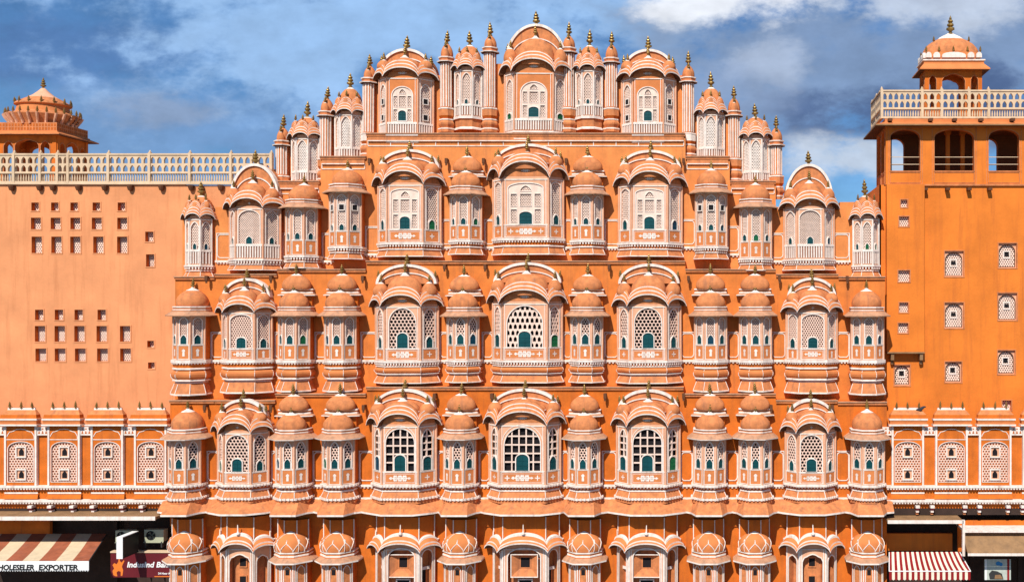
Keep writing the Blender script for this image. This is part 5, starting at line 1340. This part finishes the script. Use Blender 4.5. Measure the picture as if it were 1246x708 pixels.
# air conditioners
def ac(px0, px1, y0, y1, label, Y):
    x0, x1 = X_(px0, Y), X_(px1, Y); z0, z1 = Z_(y1, Y), Z_(y0, Y); W, H = x1 - x0, z1 - z0
    root = empty('air_conditioner', ((x0 + x1) / 2, Y, z0), label, 'air conditioner', 'outdoor units above the bank sign')
    b = MB(); b.tf = lambda p: (p[0], -p[2], p[1]); r = H * .40; c = (-W * .16, H / 2)
    hole = [(c[0] + r * math.cos(2 * pi * i / 20), c[1] + r * math.sin(2 * pi * i / 20)) for i in range(20)]
    b.plate(rect(-W / 2, 0, W / 2, H), [hole], 0, .12, 'unit_grey', 'metal_dark', .35); b.flat(hole, -.12, 'metal_dark')
    obj('casing', b, root)
    f = MB(); f.tf = b.tf
    for k in range(4):
        a = k * pi / 2 + .4; f.flat([(c[0], c[1]), (c[0] + r * .85 * math.cos(a), c[1] + r * .85 * math.sin(a)), (c[0] + r * .85 * math.cos(a + .7), c[1] + r * .85 * math.sin(a + .7))], -.07, 'unit_grey', -.08)
    f.flat([(c[0] + .05 * math.cos(pi / 4 * i), c[1] + .05 * math.sin(pi / 4 * i)) for i in range(8)], -.05, 'unit_grey', -.09)
    obj('fan', f, root)
    g = MB()
    for k in (.35, .65, .9):
        g.tube([(c[0] + r * k * math.cos(2 * pi * i / 16), -.012, c[1] + r * k * math.sin(2 * pi * i / 16)) for i in range(17)], .008, 'metal_dark')
    for k in range(6):
        a = pi * k / 6; g.tube([(c[0] - r * math.cos(a), -.012, c[1] - r * math.sin(a)), (c[0] + r * math.cos(a), -.012, c[1] + r * math.sin(a))], .006, 'metal_dark')
    obj('grille', g, root)
    s = MB()
    for q in (-.42, .42): s.box(W * q - .03, W * q + .03, -.05, .4, -.28, 0, 'metal_dark')
    s.box(-W / 2, W / 2, -.04, .0, -.05, -.002, 'unit_grey')
    obj('bracket', s, root)
ac(140.5, 161, 645, 659, 'grey air conditioner partly hidden behind the black projecting sign', -.02)
ac(175.5, 199, 644, 658.5, 'grey air conditioner in full view right of the black projecting sign', -.02)
# shop poster on the right
Yp = -.5
b = MB(); x0, x1 = X_(1198, Yp), X_(1230, Yp); z0, z1 = Z_(705, Yp), Z_(680, Yp); W, H = x1 - x0, z1 - z0
b.tf = lambda p: (p[0], -p[2], p[1]); b.strip(-W / 2, 0, W / 2, H, -.06, 0, 'poster_grey')
b.flat([(-W * .30, .02), (W * .22, .02), (W * .16, H * .30), (-W * .02, H * .42), (-W * .22, H * .46), (-W * .34, H * .3)], .004, 'metal_dark')
b.flat([(-W * .12, H * .06), (W * .2, H * .06), (W * .1, H * .26), (-W * .1, H * .24)], .006, 'slab_brown')
b.flat([(W * .02 + W * .10 * math.cos(i * pi / 5), H * .80 + H * .10 * math.sin(i * pi / 5)) for i in range(10)], .004, 'sign_blue'); b.flat([(W * .12 + W * .07 * math.cos(i * pi / 5), H * .76 + H * .09 * math.sin(i * pi / 5)) for i in range(10)], .005, 'sign_blue')
b.strip(W * .36, 0, W * .44, H, 0, .005, 'cloth_red'); b.strip(-W * .48, 0, -W * .42, H, 0, .005, 'sign_white')
po = tag(obj('poster_board', b, None, ((x0 + x1) / 2, Yp, z0)), 'pale grey poster board with a blue mark hanging in the dark shopfront', 'poster')

# pigeon on the cornice of the right gallery
def pigeon():
    me = bpy.data.meshes.new('pigeon'); V = [(-.20, 0, .02), (-.10, 0, .05), (.02, 0, .10), (.12, 0, .14), (.18, 0, .20), (.25, 0, .20), (.29, 0, .19), (.02, -.035, .02), (.03, -.035, -.03), (.02, .035, .02), (.03, .035, -.03)]
    me.from_pydata(V, [(0, 1), (1, 2), (2, 3), (3, 4), (4, 5), (5, 6), (2, 7), (7, 8), (2, 9), (9, 10)], [])
    o = bpy.data.objects.new('pigeon', me); C.objects.link(o)
    sk = o.modifiers.new('skin', 'SKIN'); su = o.modifiers.new('sub', 'SUBSURF'); su.levels = su.render_levels = 2
    for i, r in enumerate((.03, .06, .095, .085, .05, .045, .012, .02, .012, .02, .012)): me.skin_vertices[0].data[i].radius = (r * .9, r)
    me.skin_vertices[0].data[2].use_root = True; me.materials.append(M['pigeon'])
    o.location = (X_(1119.5, YG - .15), YG - .15, Z_(499.6, YG - .15)); o.rotation_euler = (0, 0, -.25)
    tag(o, 'dark pigeon perched at the right end of the leftmost cornice under the tower', 'bird')
pigeon()
